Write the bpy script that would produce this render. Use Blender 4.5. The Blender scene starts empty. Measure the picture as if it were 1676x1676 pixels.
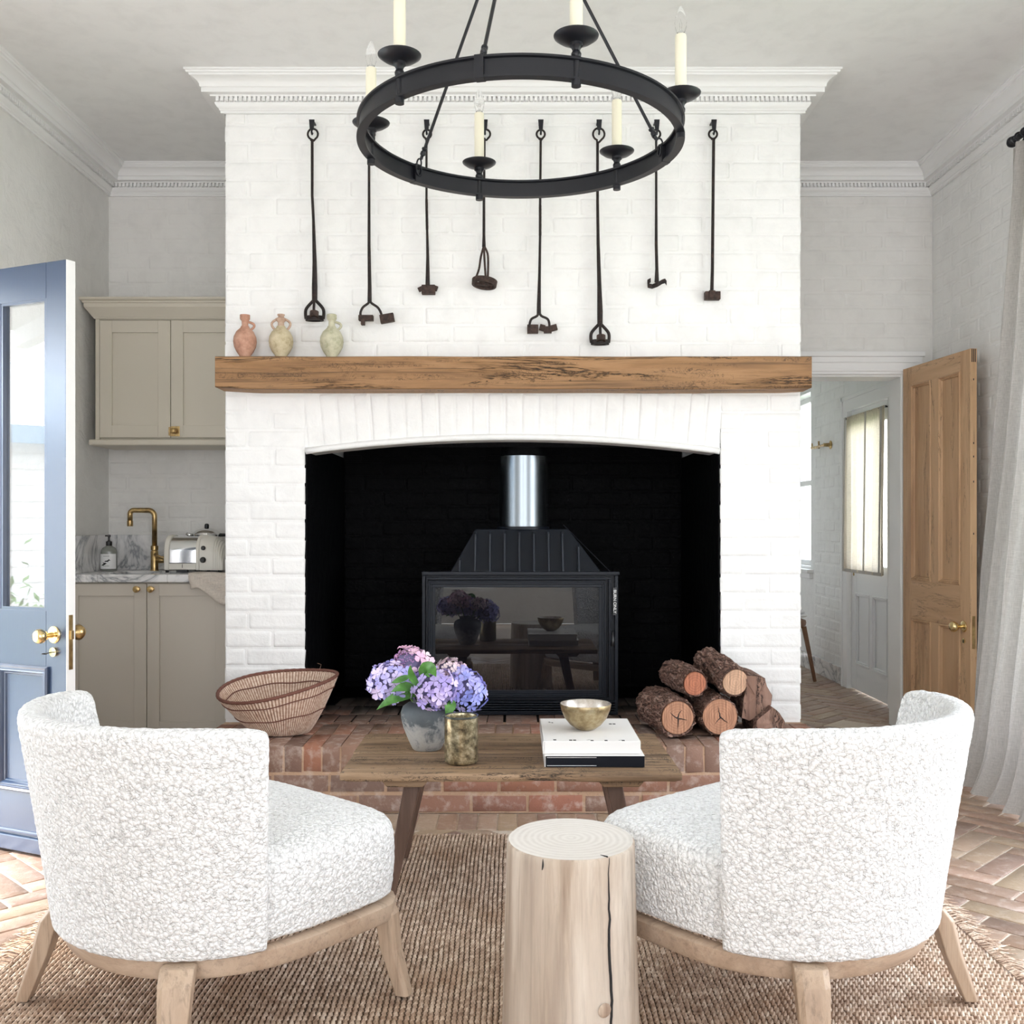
import bpy, bmesh, math, random
from math import sin, cos, pi, radians, sqrt
from mathutils import Vector, Matrix, noise as mnoise

# ------------------------------------------------------------------ scene, camera, light
sc = bpy.context.scene
COL = sc.collection
random.seed(7)
EYE = 1.21
FOC = 1670.0
cam_d = bpy.data.cameras.new('camera')
cam = bpy.data.objects.new('camera', cam_d); COL.objects.link(cam)
cam.location = (0, 0, EYE); cam.rotation_euler = (pi/2, 0, 0)
cam_d.sensor_width = 36; cam_d.lens = FOC/1676*36
cam_d.shift_x = -2/1676; cam_d.shift_y = 22/1676
cam_d.clip_start = 0.05
sc.camera = cam
sc.view_settings.view_transform = 'Standard'
sc.view_settings.look = 'None'
sc.view_settings.gamma = 1.0
sc.view_settings.use_curve_mapping = False
sc.view_settings.exposure = 0.12
sc.cycles.use_denoising = True
sc.cycles.use_adaptive_sampling = True
sc.cycles.adaptive_threshold = 0.05
sc.cycles.max_bounces = 8
sc.cycles.diffuse_bounces = 5
sc.cycles.transparent_max_bounces = 12
sc.cycles.sample_clamp_indirect = 8.0

w = bpy.data.worlds.new('world'); sc.world = w; w.use_nodes = True
wn = w.node_tree.nodes; wl = w.node_tree.links
bg = wn['Background']
tc = wn.new('ShaderNodeTexCoord'); sep = wn.new('ShaderNodeSeparateXYZ')
rmp = wn.new('ShaderNodeValToRGB')
wl.new(tc.outputs['Generated'], sep.inputs[0]); wl.new(sep.outputs['Z'], rmp.inputs[0])
rmp.color_ramp.elements[0].position = 0.0; rmp.color_ramp.elements[0].color = (0.975, 0.98, 1.0, 1)
rmp.color_ramp.elements[1].position = 0.7; rmp.color_ramp.elements[1].color = (0.74, 0.85, 1.0, 1)
wl.new(rmp.outputs[0], bg.inputs[0]); bg.inputs[1].default_value = 7.0

sun_d = bpy.data.lights.new('sun', 'SUN'); sun_d.energy = 11; sun_d.angle = radians(14); sun_d.color = (1, .97, .92)
sun = bpy.data.objects.new('sun', sun_d); COL.objects.link(sun)
sun.rotation_euler = Vector((cos(radians(38))*cos(radians(18)), cos(radians(38))*sin(radians(18)), -sin(radians(38)))).to_track_quat('-Z', 'Y').to_euler()
def portal(name, loc, rz, sx, sy):
    """guides the sampling of the sky light that enters by an opening (gives off no light of its own)"""
    l = bpy.data.lights.new(name, 'AREA'); l.shape = 'RECTANGLE'; l.size = sx; l.size_y = sy; l.cycles.is_portal = True
    o = bpy.data.objects.new(name, l); COL.objects.link(o); o.location = loc; o.rotation_euler = (radians(90), 0, rz)
portal('sky_rear_left', (-1.05, -2.82, 1.6), 0, 1.7, 2.4)
portal('sky_rear_right', (1.35, -2.82, 1.6), 0, 1.7, 2.4)
portal('sky_right_window', (2.71, 3.06, 1.435), radians(90), 3.12, 2.37)
portal('sky_garden_door', (-2.63, 3.14, 1.1), radians(-90), 1.68, 2.2)
portal('sky_hall_window', (2.73, 8.95, 1.6), radians(90), 0.8, 1.52)
portal('sky_hall_door', (2.73, 7.17, 1.4), radians(90), 0.8, 1.2)

# ------------------------------------------------------------------ mesh helpers
class MB:
    def __init__(s): s.v = []; s.f = []; s.m = []
    def add(s, verts, faces, mi=0):
        b = len(s.v); s.v += [tuple(p) for p in verts]
        for f in faces: s.f.append(tuple(i+b for i in f)); s.m.append(mi)
        return s
    def box(s, x0, x1, y0, y1, z0, z1, mi=0, M=None):
        vs = [(x, y, z) for x in (x0, x1) for y in (y0, y1) for z in (z0, z1)]
        if M is not None: vs = [M @ Vector(p) for p in vs]
        return s.add(vs, [(0,1,3,2),(4,6,7,5),(0,4,5,1),(2,3,7,6),(0,2,6,4),(1,5,7,3)], mi)
    def rings(s, rings, close_u=True, cap0=True, cap1=True, mi=0):
        n = len(rings[0]); b = len(s.v)
        for r in rings: s.v += [tuple(p) for p in r]
        for k in range(len(rings)-1):
            for i in range(n if close_u else n-1):
                j = (i+1) % n
                s.f.append((b+k*n+i, b+k*n+j, b+(k+1)*n+j, b+(k+1)*n+i)); s.m.append(mi)
        if cap0: s.f.append(tuple(b+i for i in reversed(range(n)))); s.m.append(mi)
        if cap1: s.f.append(tuple(b+(len(rings)-1)*n+i for i in range(n))); s.m.append(mi)
        return s
    def lathe(s, prof, c=(0,0,0), n=32, M=None, mi=0, cap0=False, cap1=False):
        R = []
        for r, z in prof:
            ring = [Vector((r*cos(2*pi*i/n), r*sin(2*pi*i/n), z)) for i in range(n)]
            if M is not None: ring = [M @ p for p in ring]
            R.append([p+Vector(c) for p in ring])
        return s.rings(R, True, cap0, cap1, mi)
    def tube(s, pts, rad, n=8, mi=0, caps=True, closed=False, twist=0.0, sq=1.0):
        pts = [Vector(p) for p in pts]; N = len(pts)
        if not hasattr(rad, '__len__'): rad = [rad]*N
        R = []; up = None
        for k, p in enumerate(pts):
            if closed: t = (pts[(k+1) % N]-pts[k-1])
            else: t = pts[min(k+1, N-1)]-pts[max(k-1, 0)]
            if t.length < 1e-9: t = Vector((0,0,1))
            t.normalize()
            if up is None:
                up = Vector((0,1,0)) if abs(t.y) < 0.9 else Vector((1,0,0))
            a = t.cross(up); a.normalize(); b2 = a.cross(t); up = b2
            R.append([p + a*(rad[k]*cos(2*pi*i/n+twist*k)) + b2*(rad[k]*sq*sin(2*pi*i/n+twist*k)) for i in range(n)])
        if closed: R.append(R[0]); return s.rings(R, True, False, False, mi)
        return s.rings(R, True, caps, caps, mi)
    def prism(s, poly, y0, y1, mi=0, M=None):   # polygon in xz extruded in y
        a = [Vector((x, y0, z)) for x, z in poly]; b = [Vector((x, y1, z)) for x, z in poly]
        if M is not None: a = [M @ p for p in a]; b = [M @ p for p in b]
        return s.rings([a, b], True, True, True, mi)
    def grid(s, P, mi=0, close_u=False):
        n = len(P[0]); b = len(s.v)
        for r in P: s.v += [tuple(p) for p in r]
        for k in range(len(P)-1):
            for i in range(n if close_u else n-1):
                j = (i+1) % n
                s.f.append((b+k*n+i, b+k*n+j, b+(k+1)*n+j, b+(k+1)*n+i)); s.m.append(mi)
        return s

def mesh_of(name, mb, mats, smooth=False, fix=True):
    me = bpy.data.meshes.new(name)
    me.from_pydata(mb.v, [], mb.f)
    if not isinstance(mats, (list, tuple)): mats = [mats]
    for m in mats: me.materials.append(m)
    if len(mats) > 1: me.polygons.foreach_set('material_index', mb.m)
    if fix:
        bm = bmesh.new(); bm.from_mesh(me); bmesh.ops.recalc_face_normals(bm, faces=bm.faces); bm.to_mesh(me); bm.free()
    if smooth is True: me.polygons.foreach_set('use_smooth', [True]*len(me.polygons))
    elif smooth: me.polygons.foreach_set('use_smooth', [True]*len(me.polygons)); me.set_sharp_from_angle(angle=radians(smooth))
    me.update(); return me

def tag(o, label=None, cat=None, group=None, kind=None):
    if label: o['label'] = label
    if cat: o['category'] = cat
    if group: o['group'] = group
    if kind: o['kind'] = kind
    return o
def put(name, me, parent=None, kind=None, bevel=0, seg=2, label=None):
    o = bpy.data.objects.new(name, me); COL.objects.link(o)
    if parent is not None:
        o.parent = parent; o.matrix_parent_inverse = wm(parent).inverted()
    if bevel:
        b = o.modifiers.new('bevel', 'BEVEL'); b.width = bevel; b.segments = seg; b.limit_method = 'ANGLE'; b.angle_limit = radians(35)
        b.harden_normals = False
    if kind: o['kind'] = kind
    if label: o['label'] = label
    return o
WM = {}
def wm(o):
    m = Matrix.LocRotScale(o.location, o.rotation_euler, o.scale)
    if o.parent is not None: m = wm(o.parent) @ o.matrix_parent_inverse @ m
    return m
# world-coordinate part
def obj(name, mb, mat, parent=None, smooth=False, bevel=0, seg=2, kind=None, label=None, fix=True):
    return put(name, mesh_of(name, mb, mat, smooth, fix), parent, kind, bevel, seg, label)
# part given in the parent's own coordinates
def lobj(name, mb, mat, parent, smooth=False, bevel=0, seg=2, kind=None, label=None):
    o = put(name, mesh_of(name, mb, mat, smooth), None, kind, bevel, seg, label); o.parent = parent; return o
def empty(name, loc=(0,0,0), rz=0, label=None, cat=None, group=None, kind=None):
    o = bpy.data.objects.new(name, None); COL.objects.link(o); o.location = loc; o.rotation_euler = (0,0,rz)
    o.empty_display_size = 0.1
    return tag(o, label, cat, group, kind)
def copy_tree(o, parent=None):
    c = o.copy(); COL.objects.link(c)
    if parent is not None: c.parent = parent
    for ch in [x for x in COL.objects if x.parent == o]: copy_tree(ch, c)
    return c
def W(px, py, Y): return Vector(((px-840)/FOC*Y, Y, EYE+(860-py)/FOC*Y))

# ------------------------------------------------------------------ materials
def _n(nt, t, **k):
    n = nt.nodes.new(t)
    for a, b in k.items():
        if a in n.inputs: n.inputs[a].default_value = b
        else: setattr(n, a, b)
    return n
def L(nt, a, b): nt.links.new(a, b)
def base(name, color=(.8,.8,.8), rough=.5, metal=0, **kw):
    m = bpy.data.materials.new(name); m.use_nodes = True
    p = m.node_tree.nodes['Principled BSDF']
    p.inputs['Base Color'].default_value = (*color, 1); p.inputs['Roughness'].default_value = rough; p.inputs['Metallic'].default_value = metal
    for k, v in kw.items(): p.inputs[k.replace('_', ' ')].default_value = v
    return m, m.node_tree, p
def coords(nt, world=True, scale=(1,1,1), rot=(0,0,0)):
    if world:
        g = nt.nodes.new('ShaderNodeNewGeometry'); out = g.outputs['Position']
    else:
        g = nt.nodes.new('ShaderNodeTexCoord'); out = g.outputs['Object']
    mp = nt.nodes.new('ShaderNodeMapping'); mp.inputs['Scale'].default_value = scale; mp.inputs['Rotation'].default_value = rot
    L(nt, out, mp.inputs[0]); return mp.outputs[0]
def noise(nt, vec, scale, detail=4, rough=.55, dist=0):
    n = nt.nodes.new('ShaderNodeTexNoise'); n.inputs['Scale'].default_value = scale; n.inputs['Detail'].default_value = detail
    n.inputs['Roughness'].default_value = rough; n.inputs['Distortion'].default_value = dist
    L(nt, vec, n.inputs['Vector']); return n.outputs['Fac']
def ramp(nt, fac, stops):
    r = nt.nodes.new('ShaderNodeValToRGB'); L(nt, fac, r.inputs[0]); e = r.color_ramp.elements
    while len(e) < len(stops): e.new(.5)
    for x, (p, c) in zip(e, stops): x.position = p; x.color = (*c, 1) if len(c) == 3 else c
    return r.outputs[0]
def mix(nt, a, b, fac, mode='MIX'):
    m = nt.nodes.new('ShaderNodeMix'); m.data_type = 'RGBA'; m.blend_type = mode
    if hasattr(fac, 'links') or not isinstance(fac, (int, float)): L(nt, fac, m.inputs[0])
    else: m.inputs[0].default_value = fac
    for s, i in ((a, 6), (b, 7)):
        if isinstance(s, tuple): m.inputs[i].default_value = (*s, 1) if len(s) == 3 else s
        else: L(nt, s, m.inputs[i])
    return m.outputs[2]
def mathn(nt, op, a, b=0.0):
    m = nt.nodes.new('ShaderNodeMath'); m.operation = op
    for s, i in ((a, 0), (b, 1)):
        if isinstance(s, (int, float)): m.inputs[i].default_value = s
        else: L(nt, s, m.inputs[i])
    return m.outputs[0]
def bump(nt, p, h, strength=.3, dist=.01):
    b = nt.nodes.new('ShaderNodeBump'); b.inputs['Strength'].default_value = strength; b.inputs['Distance'].default_value = dist
    L(nt, h, b.inputs['Height'])
    prev = p.inputs['Normal']
    if prev.is_linked: L(nt, prev.links[0].from_socket, b.inputs['Normal'])
    L(nt, b.outputs[0], p.inputs['Normal'])

def speckle0(name):
    m, nt, p = base(name, (.74,.58,.47), .9); v = coords(nt); L(nt, ramp(nt, noise(nt, v, 70, 4), [(.35, (.60,.43,.33)), (.6, (.80,.66,.55))]), p.inputs['Base Color']); return m
def paint_wall(name, color, rough=.65, fine=.35, big=.4):
    m, nt, p = base(name, color, rough)
    v = coords(nt)
    n1 = noise(nt, v, 9, 4, .6, .4); n2 = noise(nt, v, 70, 3, .6)
    p_c = mix(nt, color, tuple(c*.93 for c in color), ramp(nt, n1, [(.45, (0,0,0)), (.75, (1,1,1))]))
    L(nt, p_c, p.inputs['Base Color'])
    bump(nt, p, n1, big, .012); bump(nt, p, n2, fine, .0022)
    return m
M = {}
M['white_brick'] = paint_wall('painted_brick_white', (.88,.88,.87), .55, .7, .6)
M['side_plaster'] = paint_wall('painted_rough_plaster', (.80,.795,.77), .6, .7, .9)
M['alcove'] = paint_wall('painted_alcove_brick', (.80,.79,.765), .6, .5, .5)
M['ceiling'] = paint_wall('ceiling_paint', (.86,.86,.855), .8, .1, .05)
M['trim'] = base('white_trim_paint', (.85,.85,.845), .4)[0]
M['door_white'] = base('white_door_paint', (.80,.815,.83), .4)[0]

def brickmat(name, stops, rough=.85, island=False, grit=.25, soot=False):
    m, nt, p = base(name, (.5,.3,.2), rough)
    if island: r = nt.nodes.new('ShaderNodeNewGeometry').outputs['Random Per Island']
    else: r = nt.nodes.new('ShaderNodeObjectInfo').outputs['Random']
    c = ramp(nt, r, stops)
    v = coords(nt)
    n1 = noise(nt, v, 22, 5, .65); n2 = noise(nt, v, 160, 3, .6)
    c2 = mix(nt, c, (.66,.56,.49), ramp(nt, n1, [(.5, (0,0,0)), (.8, (.7,.7,.7))]))
    c3 = mix(nt, c2, (.16,.10,.08), ramp(nt, noise(nt, v, 60, 4, .7), [(.58, (0,0,0)), (.82, (.8,.8,.8))]))
    if soot:
        s = nt.nodes.new('ShaderNodeSeparateXYZ'); L(nt, coords(nt), s.inputs[0])
        c3 = mix(nt, c3, (.035,.03,.028), ramp(nt, mathn(nt, 'SUBTRACT', mathn(nt, 'ADD', s.outputs['Y'], mathn(nt, 'MULTIPLY', n1, .25)), 4.4), [(.42, (0,0,0)), (.9, (.9,.9,.9))]))
    L(nt, c3, p.inputs['Base Color']); bump(nt, p, n2, .6, .002); bump(nt, p, n1, .5, .006)
    return m
HB = [(0, (.36,.16,.10)), (.2, (.29,.155,.11)), (.4, (.22,.135,.105)), (.6, (.34,.20,.14)), (.75, (.19,.13,.11)), (.88, (.38,.155,.10)), (1, (.26,.17,.13))]
M['hearth_brick'] = brickmat('hearth_brick', HB, soot=True)
M['mortar'] = brickmat('mortar', [(0, (.50,.33,.22)), (1, (.50,.33,.22))])
PB = [(0, (.42,.275,.19)), (.2, (.34,.225,.165)), (.4, (.45,.335,.225)), (.6, (.31,.205,.16)), (.8, (.42,.27,.20)), (1, (.47,.36,.26))]
M['paver'] = brickmat('floor_paver', PB, .42)
M['paver_island'] = brickmat('floor_paver_joined', PB, .42, True)
M['grout'] = brickmat('floor_grout', [(0, (.70,.60,.50)), (1, (.70,.60,.50))])
m, nt, p = base('sooty_black_brick', (.003,.003,.0045), .6, 0, Specular_IOR_Level=.12)
v = coords(nt); n1 = noise(nt, v, 14, 6, .7); n2 = noise(nt, v, 90, 3, .7)
L(nt, ramp(nt, mathn(nt, 'MULTIPLY', n1, n2), [(.30, (.0014,.0015,.0022)), (.42, (.003,.003,.0045)), (.50, (.06,.06,.06))]), p.inputs['Base Color'])
bump(nt, p, n1, .8, .02); M['soot'] = m

def wood(name, c1, c2, c3, axis='X', scale=1.0, rough=.55, crack=0.0, ring=False, bumpy=.3, world=False, streak=0):
    m, nt, p = base(name, c1, rough)
    st = {'X': (1.2, 14, 14), 'Y': (14, 1.2, 14), 'Z': (14, 14, 1.2)}[axis]
    v = coords(nt, world, tuple(s*scale for s in st))
    n1 = noise(nt, v, 1.0, 5, .6, 1.2); n2 = noise(nt, v, 6, 4, .7, .5)
    v3 = coords(nt, world, tuple(s*scale*.22 for s in st)); n3 = noise(nt, v3, 1.6, 3, .5, .8)
    c = ramp(nt, n1, [(.25, c3), (.5, c1), (.75, c2)])
    c = mix(nt, c, tuple(x*.72 for x in c1), ramp(nt, n2, [(.5, (0,0,0)), (.75, (.8,.8,.8))]))
    c = mix(nt, c, c2, ramp(nt, n3, [(.45, (0,0,0)), (.65, (.7,.7,.7))]))
    if crack:
        vc = coords(nt, world, tuple(s*scale*.5 for s in st))
        nc = noise(nt, vc, 1.5, 6, .75, 2.0)
        k = ramp(nt, mathn(nt, 'ABSOLUTE', mathn(nt, 'SUBTRACT', nc, .5)), [(0, (1,1,1)), (.006*crack, (1,1,1)), (.018*crack, (0,0,0))])
        n4 = noise(nt, v3, 5, 3, .6)
        k2 = mathn(nt, 'MULTIPLY', k, ramp(nt, n4, [(.48, (0,0,0)), (.56, (1,1,1))]))
        c = mix(nt, c, tuple(x*.12 for x in c1), k2)
        bump(nt, p, mathn(nt, 'SUBTRACT', 1.0, k2), .6, .004)
    if streak:
        vs_ = coords(nt, world, {'X': (1.1, 70, 70), 'Y': (70, 1.1, 70), 'Z': (70, 70, 1.1)}[axis]); ns = noise(nt, vs_, 1.0, 5, .7, .4)
        c = mix(nt, c, tuple(x*.30 for x in c1), ramp(nt, ns, [(.53, (0,0,0)), (.66, (streak, streak, streak))]))
        vq = coords(nt, world, {'X': (16, 5, 22), 'Y': (5, 16, 22), 'Z': (22, 5, 16)}[axis], (0, .45, 0)); nq = noise(nt, vq, 1.0, 5, .7, 1.6)
        kq = ramp(nt, mathn(nt, 'ABSOLUTE', mathn(nt, 'SUBTRACT', nq, .5)), [(0, (1,1,1)), (.006, (1,1,1)), (.02, (0,0,0))])
        kq = mathn(nt, 'MULTIPLY', kq, ramp(nt, noise(nt, v3, 9, 3, .6), [(.50, (0,0,0)), (.58, (1,1,1))]))
        if streak > .6: c = mix(nt, c, tuple(x*.15 for x in c1), kq)
        bump(nt, p, mathn(nt, 'SUBTRACT', 1.0, ns), .5, .003)
    L(nt, c, p.inputs['Base Color']); bump(nt, p, n2, bumpy, .002)
    return m
M['mantel'] = wood('oak_beam', (.30,.155,.062), (.42,.235,.11), (.15,.078,.035), 'X', .8, .6, 1.4, bumpy=.7, streak=.8)
M['mantel_end'] = M['mantel']
M['table'] = wood('weathered_elm', (.29,.18,.10), (.52,.355,.22), (.125,.078,.05), 'X', 1.1, .6, 1.1, bumpy=.6, streak=.75)
M['dark_leg'] = wood('dark_leg_wood', (.12,.07,.05), (.2,.12,.09), (.06,.035,.025), 'Z', 1.3, .5)
M['pine'] = wood('stripped_pine', (.54,.33,.18), (.66,.43,.25), (.40,.22,.11), 'Z', .9, .5, .35)
M['pine_h'] = wood('stripped_pine_rail', (.54,.33,.18), (.66,.43,.25), (.40,.22,.11), 'X', .9, .5, .35)
M['ash'] = wood('pale_ash', (.44,.315,.22), (.55,.42,.31), (.32,.21,.14), 'Z', 1.1, .5, 0, streak=.45)
M['ash_h'] = wood('pale_ash_rail', (.47,.34,.245), (.58,.45,.34), (.36,.25,.175), 'X', 1.0, .5, 0, streak=.3)
M['stump'] = wood('bleached_trunk', (.47,.37,.285), (.72,.64,.55), (.27,.19,.14), 'Z', .9, .75, 0, bumpy=.5, streak=.22)
M['knot'] = wood('knot_wood', (.42,.31,.23), (.58,.46,.36), (.22,.14,.10), 'Z', 2.5, .7)
M['brown_leg'] = wood('brown_stool_wood', (.22,.11,.06), (.3,.16,.09), (.14,.07,.04), 'Z', 1.2, .5)

def endgrain(name, c1, c2, freq=60, cxy=(0,0,0), axis='Z', rough=.7):
    m, nt, p = base(name, c1, rough)
    v = coords(nt, False)
    s = nt.nodes.new('ShaderNodeSeparateXYZ'); L(nt, v, s.inputs[0])
    a, b = {'Z': ('X', 'Y'), 'Y': ('X', 'Z')}[axis]
    d = mathn(nt, 'SQRT', mathn(nt, 'ADD', mathn(nt, 'POWER', mathn(nt, 'SUBTRACT', s.outputs[a], cxy[0]), 2.0), mathn(nt, 'POWER', mathn(nt, 'SUBTRACT', s.outputs[b], cxy[1]), 2.0)))
    n = noise(nt, v, 9, 3, .6)
    d = mathn(nt, 'ADD', d, mathn(nt, 'MULTIPLY', n, .02))
    r = mathn(nt, 'SINE', mathn(nt, 'MULTIPLY', d, freq*2*pi))
    n2 = noise(nt, v, 40, 4, .6)
    c = mix(nt, c1, c2, mathn(nt, 'MULTIPLY', mathn(nt, 'ADD', mathn(nt, 'MULTIPLY', r, .35), .5), n2))
    if axis == 'Y':
        st_ = noise(nt, coords(nt, False, (160, 1, 10), (0, .6, 0)), 1.0, 4, .6); c = mix(nt, c, tuple(x*.45 for x in c2), ramp(nt, st_, [(.45, (0,0,0)), (.7, (.8,.8,.8))]))
        c = mix(nt, c, tuple(min(1, x*1.5) for x in c1), ramp(nt, st_, [(.25, (.6,.6,.6)), (.42, (0,0,0))]))
    L(nt, c, p.inputs['Base Color']); bump(nt, p, n2, .3, .002)
    return m
M['stump_top'] = endgrain('bleached_end_grain', (.80,.76,.71), (.58,.53,.48), 62)
M['log_end'] = endgrain('orange_end_grain', (.52,.27,.16), (.30,.13,.075), 90, axis='Y')
M['log_end_red'] = endgrain('red_end_grain', (.50,.19,.10), (.25,.07,.04), 90, axis='Y')
M['log_end_pale'] = endgrain('pale_end_grain', (.66,.42,.28), (.42,.24,.15), 90, axis='Y')
m, nt, p = base('bark', (.2,.12,.09), .9)
v = coords(nt, False, (30, 9, 30)); n1 = noise(nt, v, 1.5, 6, .7, 1.0)
L(nt, ramp(nt, n1, [(.32, (.08,.04,.03)), (.46, (.27,.145,.11)), (.56, (.44,.26,.20)), (.68, (.52,.41,.35))]), p.inputs['Base Color'])
bump(nt, p, n1, 1.0, .02); nk = noise(nt, coords(nt, False, (34, 12, 34)), 1.3, 4, .6, 1.5)
kk = ramp(nt, mathn(nt, 'ABSOLUTE', mathn(nt, 'SUBTRACT', nk, .5)), [(0, (.9,.9,.9)), (.02, (.4,.4,.4)), (.05, (0,0,0))])
L(nt, mix(nt, p.inputs['Base Color'].links[0].from_socket, (.025,.014,.012), kk), p.inputs['Base Color'])
bump(nt, p, mathn(nt, 'SUBTRACT', 1.0, kk), 1.0, .012)
M['bark'] = m

M['black_iron'] = base('black_painted_iron', (.012,.013,.018), .38, .2)[0]
m, nt, p = base('rusty_forged_iron', (.03,.024,.022), .6, .4)
v = coords(nt); n1 = noise(nt, v, 40, 5, .7)
L(nt, ramp(nt, n1, [(.35, (.012,.010,.010)), (.6, (.03,.02,.018)), (.8, (.09,.045,.03))]), p.inputs['Base Color']); bump(nt, p, n1, .6, .003); M['old_iron'] = m
m, nt, p = base('rust_brown_iron', (.06,.035,.028), .7, .3)
v = coords(nt); n1 = noise(nt, v, 60, 5, .7)
L(nt, ramp(nt, n1, [(.35, (.025,.016,.014)), (.6, (.075,.045,.036)), (.8, (.13,.07,.05))]), p.inputs['Base Color']); bump(nt, p, n1, .8, .003); M['rust'] = m
M['stove'] = base('stove_black_enamel', (.006,.0085,.014), .42, .1, Specular_IOR_Level=.28)[0]
M['stove_edge'] = base('stove_fin_highlight', (.030,.036,.048), .35, .2)[0]  # highlights on the fin edges put into a paler, bluish fin colour
M['stove_glass'] = base('stove_dark_glass', (.006,.006,.008), .01, 0, IOR=1.7)[0]
m, nt, p = base('brushed_steel', (.20,.225,.245), .22, 1); p.inputs['Anisotropic'].default_value = .6; M['steel'] = m
M['chrome'] = base('polished_chrome', (.75,.75,.75), .09, 1)[0]
m, nt, p = base('aged_brass', (.52,.36,.16), .28, 1)
v = coords(nt); L(nt, ramp(nt, noise(nt, v, 30, 4), [(.35, (.36,.24,.11)), (.65, (.60,.43,.20))]), p.inputs['Base Color']); M['brass'] = m
M['brass_bright'] = base('polished_brass', (.80,.62,.32), .14, 1)[0]
M['candle'] = base('ivory_candle_sleeve', (.86,.82,.66), .5, 0, Subsurface_Weight=.0)[0]
m, nt, p = base('clear_bulb_glass', (1,1,1), .02); p.inputs['Transmission Weight'].default_value = 1.0; p.inputs['IOR'].default_value = 1.15; M['bulb'] = m
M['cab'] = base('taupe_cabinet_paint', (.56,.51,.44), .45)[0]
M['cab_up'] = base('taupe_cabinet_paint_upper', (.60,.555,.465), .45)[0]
m, nt, p = base('veined_marble', (.8,.8,.8), .18)
v = coords(nt); n0 = noise(nt, v, 2.2, 5, .62, 1.6); n1 = noise(nt, v, 8, 6, .7, 1.0)
k = ramp(nt, mathn(nt, 'ABSOLUTE', mathn(nt, 'SUBTRACT', n0, .5)), [(0, (.9,.9,.9)), (.018, (.4,.4,.4)), (.07, (0,0,0))])
c = mix(nt, (.80,.79,.785), (.22,.23,.25), k); c = mix(nt, c, (.50,.51,.53), ramp(nt, n1, [(.55, (0,0,0)), (.8, (.7,.7,.7))]))
L(nt, c, p.inputs['Base Color']); M['marble'] = m
m, nt, p = base('navy_gloss_paint', (.014,.038,.092), .42, 0, Coat_Weight=1.0, Coat_Roughness=.22, Coat_IOR=1.7)
v = coords(nt, False, (40, 40, 2)); bump(nt, p, noise(nt, v, 4, 3), .12, .002); M['navy'] = m
M['door_glass'] = None
m = bpy.data.materials.new('reflective_window_glass'); m.use_nodes = True; nt = m.node_tree; nt.nodes.clear()
o_ = nt.nodes.new('ShaderNodeOutputMaterial'); mx = nt.nodes.new('ShaderNodeMixShader'); tr = nt.nodes.new('ShaderNodeBsdfTransparent'); gl = nt.nodes.new('ShaderNodeBsdfGlossy')
gl.inputs['Roughness'].default_value = .0; mx.inputs[0].default_value = .16
L(nt, tr.outputs[0], mx.inputs[1]); L(nt, gl.outputs[0], mx.inputs[2]); L(nt, mx.outputs[0], o_.inputs[0]); M['door_glass'] = m
m = bpy.data.materials.new('window_glass'); m.use_nodes = True; nt = m.node_tree; nt.nodes.clear()
o_ = nt.nodes.new('ShaderNodeOutputMaterial'); mx = nt.nodes.new('ShaderNodeMixShader'); tr = nt.nodes.new('ShaderNodeBsdfTransparent'); gl = nt.nodes.new('ShaderNodeBsdfGlossy')
gl.inputs['Roughness'].default_value = .0; mx.inputs[0].default_value = .06
L(nt, tr.outputs[0], mx.inputs[1]); L(nt, gl.outputs[0], mx.inputs[2]); L(nt, mx.outputs[0], o_.inputs[0]); M['clear_glass'] = m

def cloth(name, col, trans=.4, weave=900, rough=.9, slub=None):
    m = bpy.data.materials.new(name); m.use_nodes = True; nt = m.node_tree
    p = nt.nodes['Principled BSDF']; p.inputs['Roughness'].default_value = rough
    p.inputs['Specular IOR Level'].default_value = .1
    v = coords(nt, True, (60, 60, 900)); n1 = noise(nt, v, .6, 3, .6)
    v2 = coords(nt, True, (700, 700, 30)); n2 = noise(nt, v2, .6, 3, .6)
    k = mathn(nt, 'MULTIPLY', mathn(nt, 'ADD', n1, n2), .5)
    c = ramp(nt, k, [(.35, tuple(x*.72 for x in col)), (.6, col)]); L(nt, c, p.inputs['Base Color'])
    t = nt.nodes.new('ShaderNodeBsdfTranslucent'); L(nt, c, t.inputs[0])
    mx = nt.nodes.new('ShaderNodeMixShader'); mx.inputs[0].default_value = trans
    L(nt, p.outputs[0], mx.inputs[1]); L(nt, t.outputs[0], mx.inputs[2]); L(nt, mx.outputs[0], nt.nodes['Material Output'].inputs[0])
    bump(nt, p, k, .3, .001)
    return m
M['linen'] = cloth('grey_linen', (.60,.575,.55), .28)
M['cafe'] = cloth('natural_open_linen', (.76,.68,.56), .5)
M['towel'] = cloth('beige_tea_towel', (.80,.72,.63), .15)
M['sheer'] = cloth('white_sheer', (.95,.95,.95), .6)
m, nt, p = base('white_boucle', (.90,.895,.88), .95, 0, Sheen_Weight=.25)
v = coords(nt, False)
def vor(scale):
    vo = nt.nodes.new('ShaderNodeTexVoronoi'); vo.feature = 'F1'; vo.inputs['Scale'].default_value = scale
    nd = nt.nodes.new('ShaderNodeTexNoise'); nd.inputs['Scale'].default_value = scale*.5; L(nt, v, nd.inputs['Vector'])
    L(nt, mix(nt, v, nd.outputs['Color'], .012), vo.inputs['Vector']); return vo.outputs['Distance']
d1 = vor(105); d2 = vor(190)
dd_ = mathn(nt, 'MINIMUM', d1, mathn(nt, 'ADD', d2, .12))
h = mathn(nt, 'SUBTRACT', 1.0, mathn(nt, 'POWER', dd_, 1.6))
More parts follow.
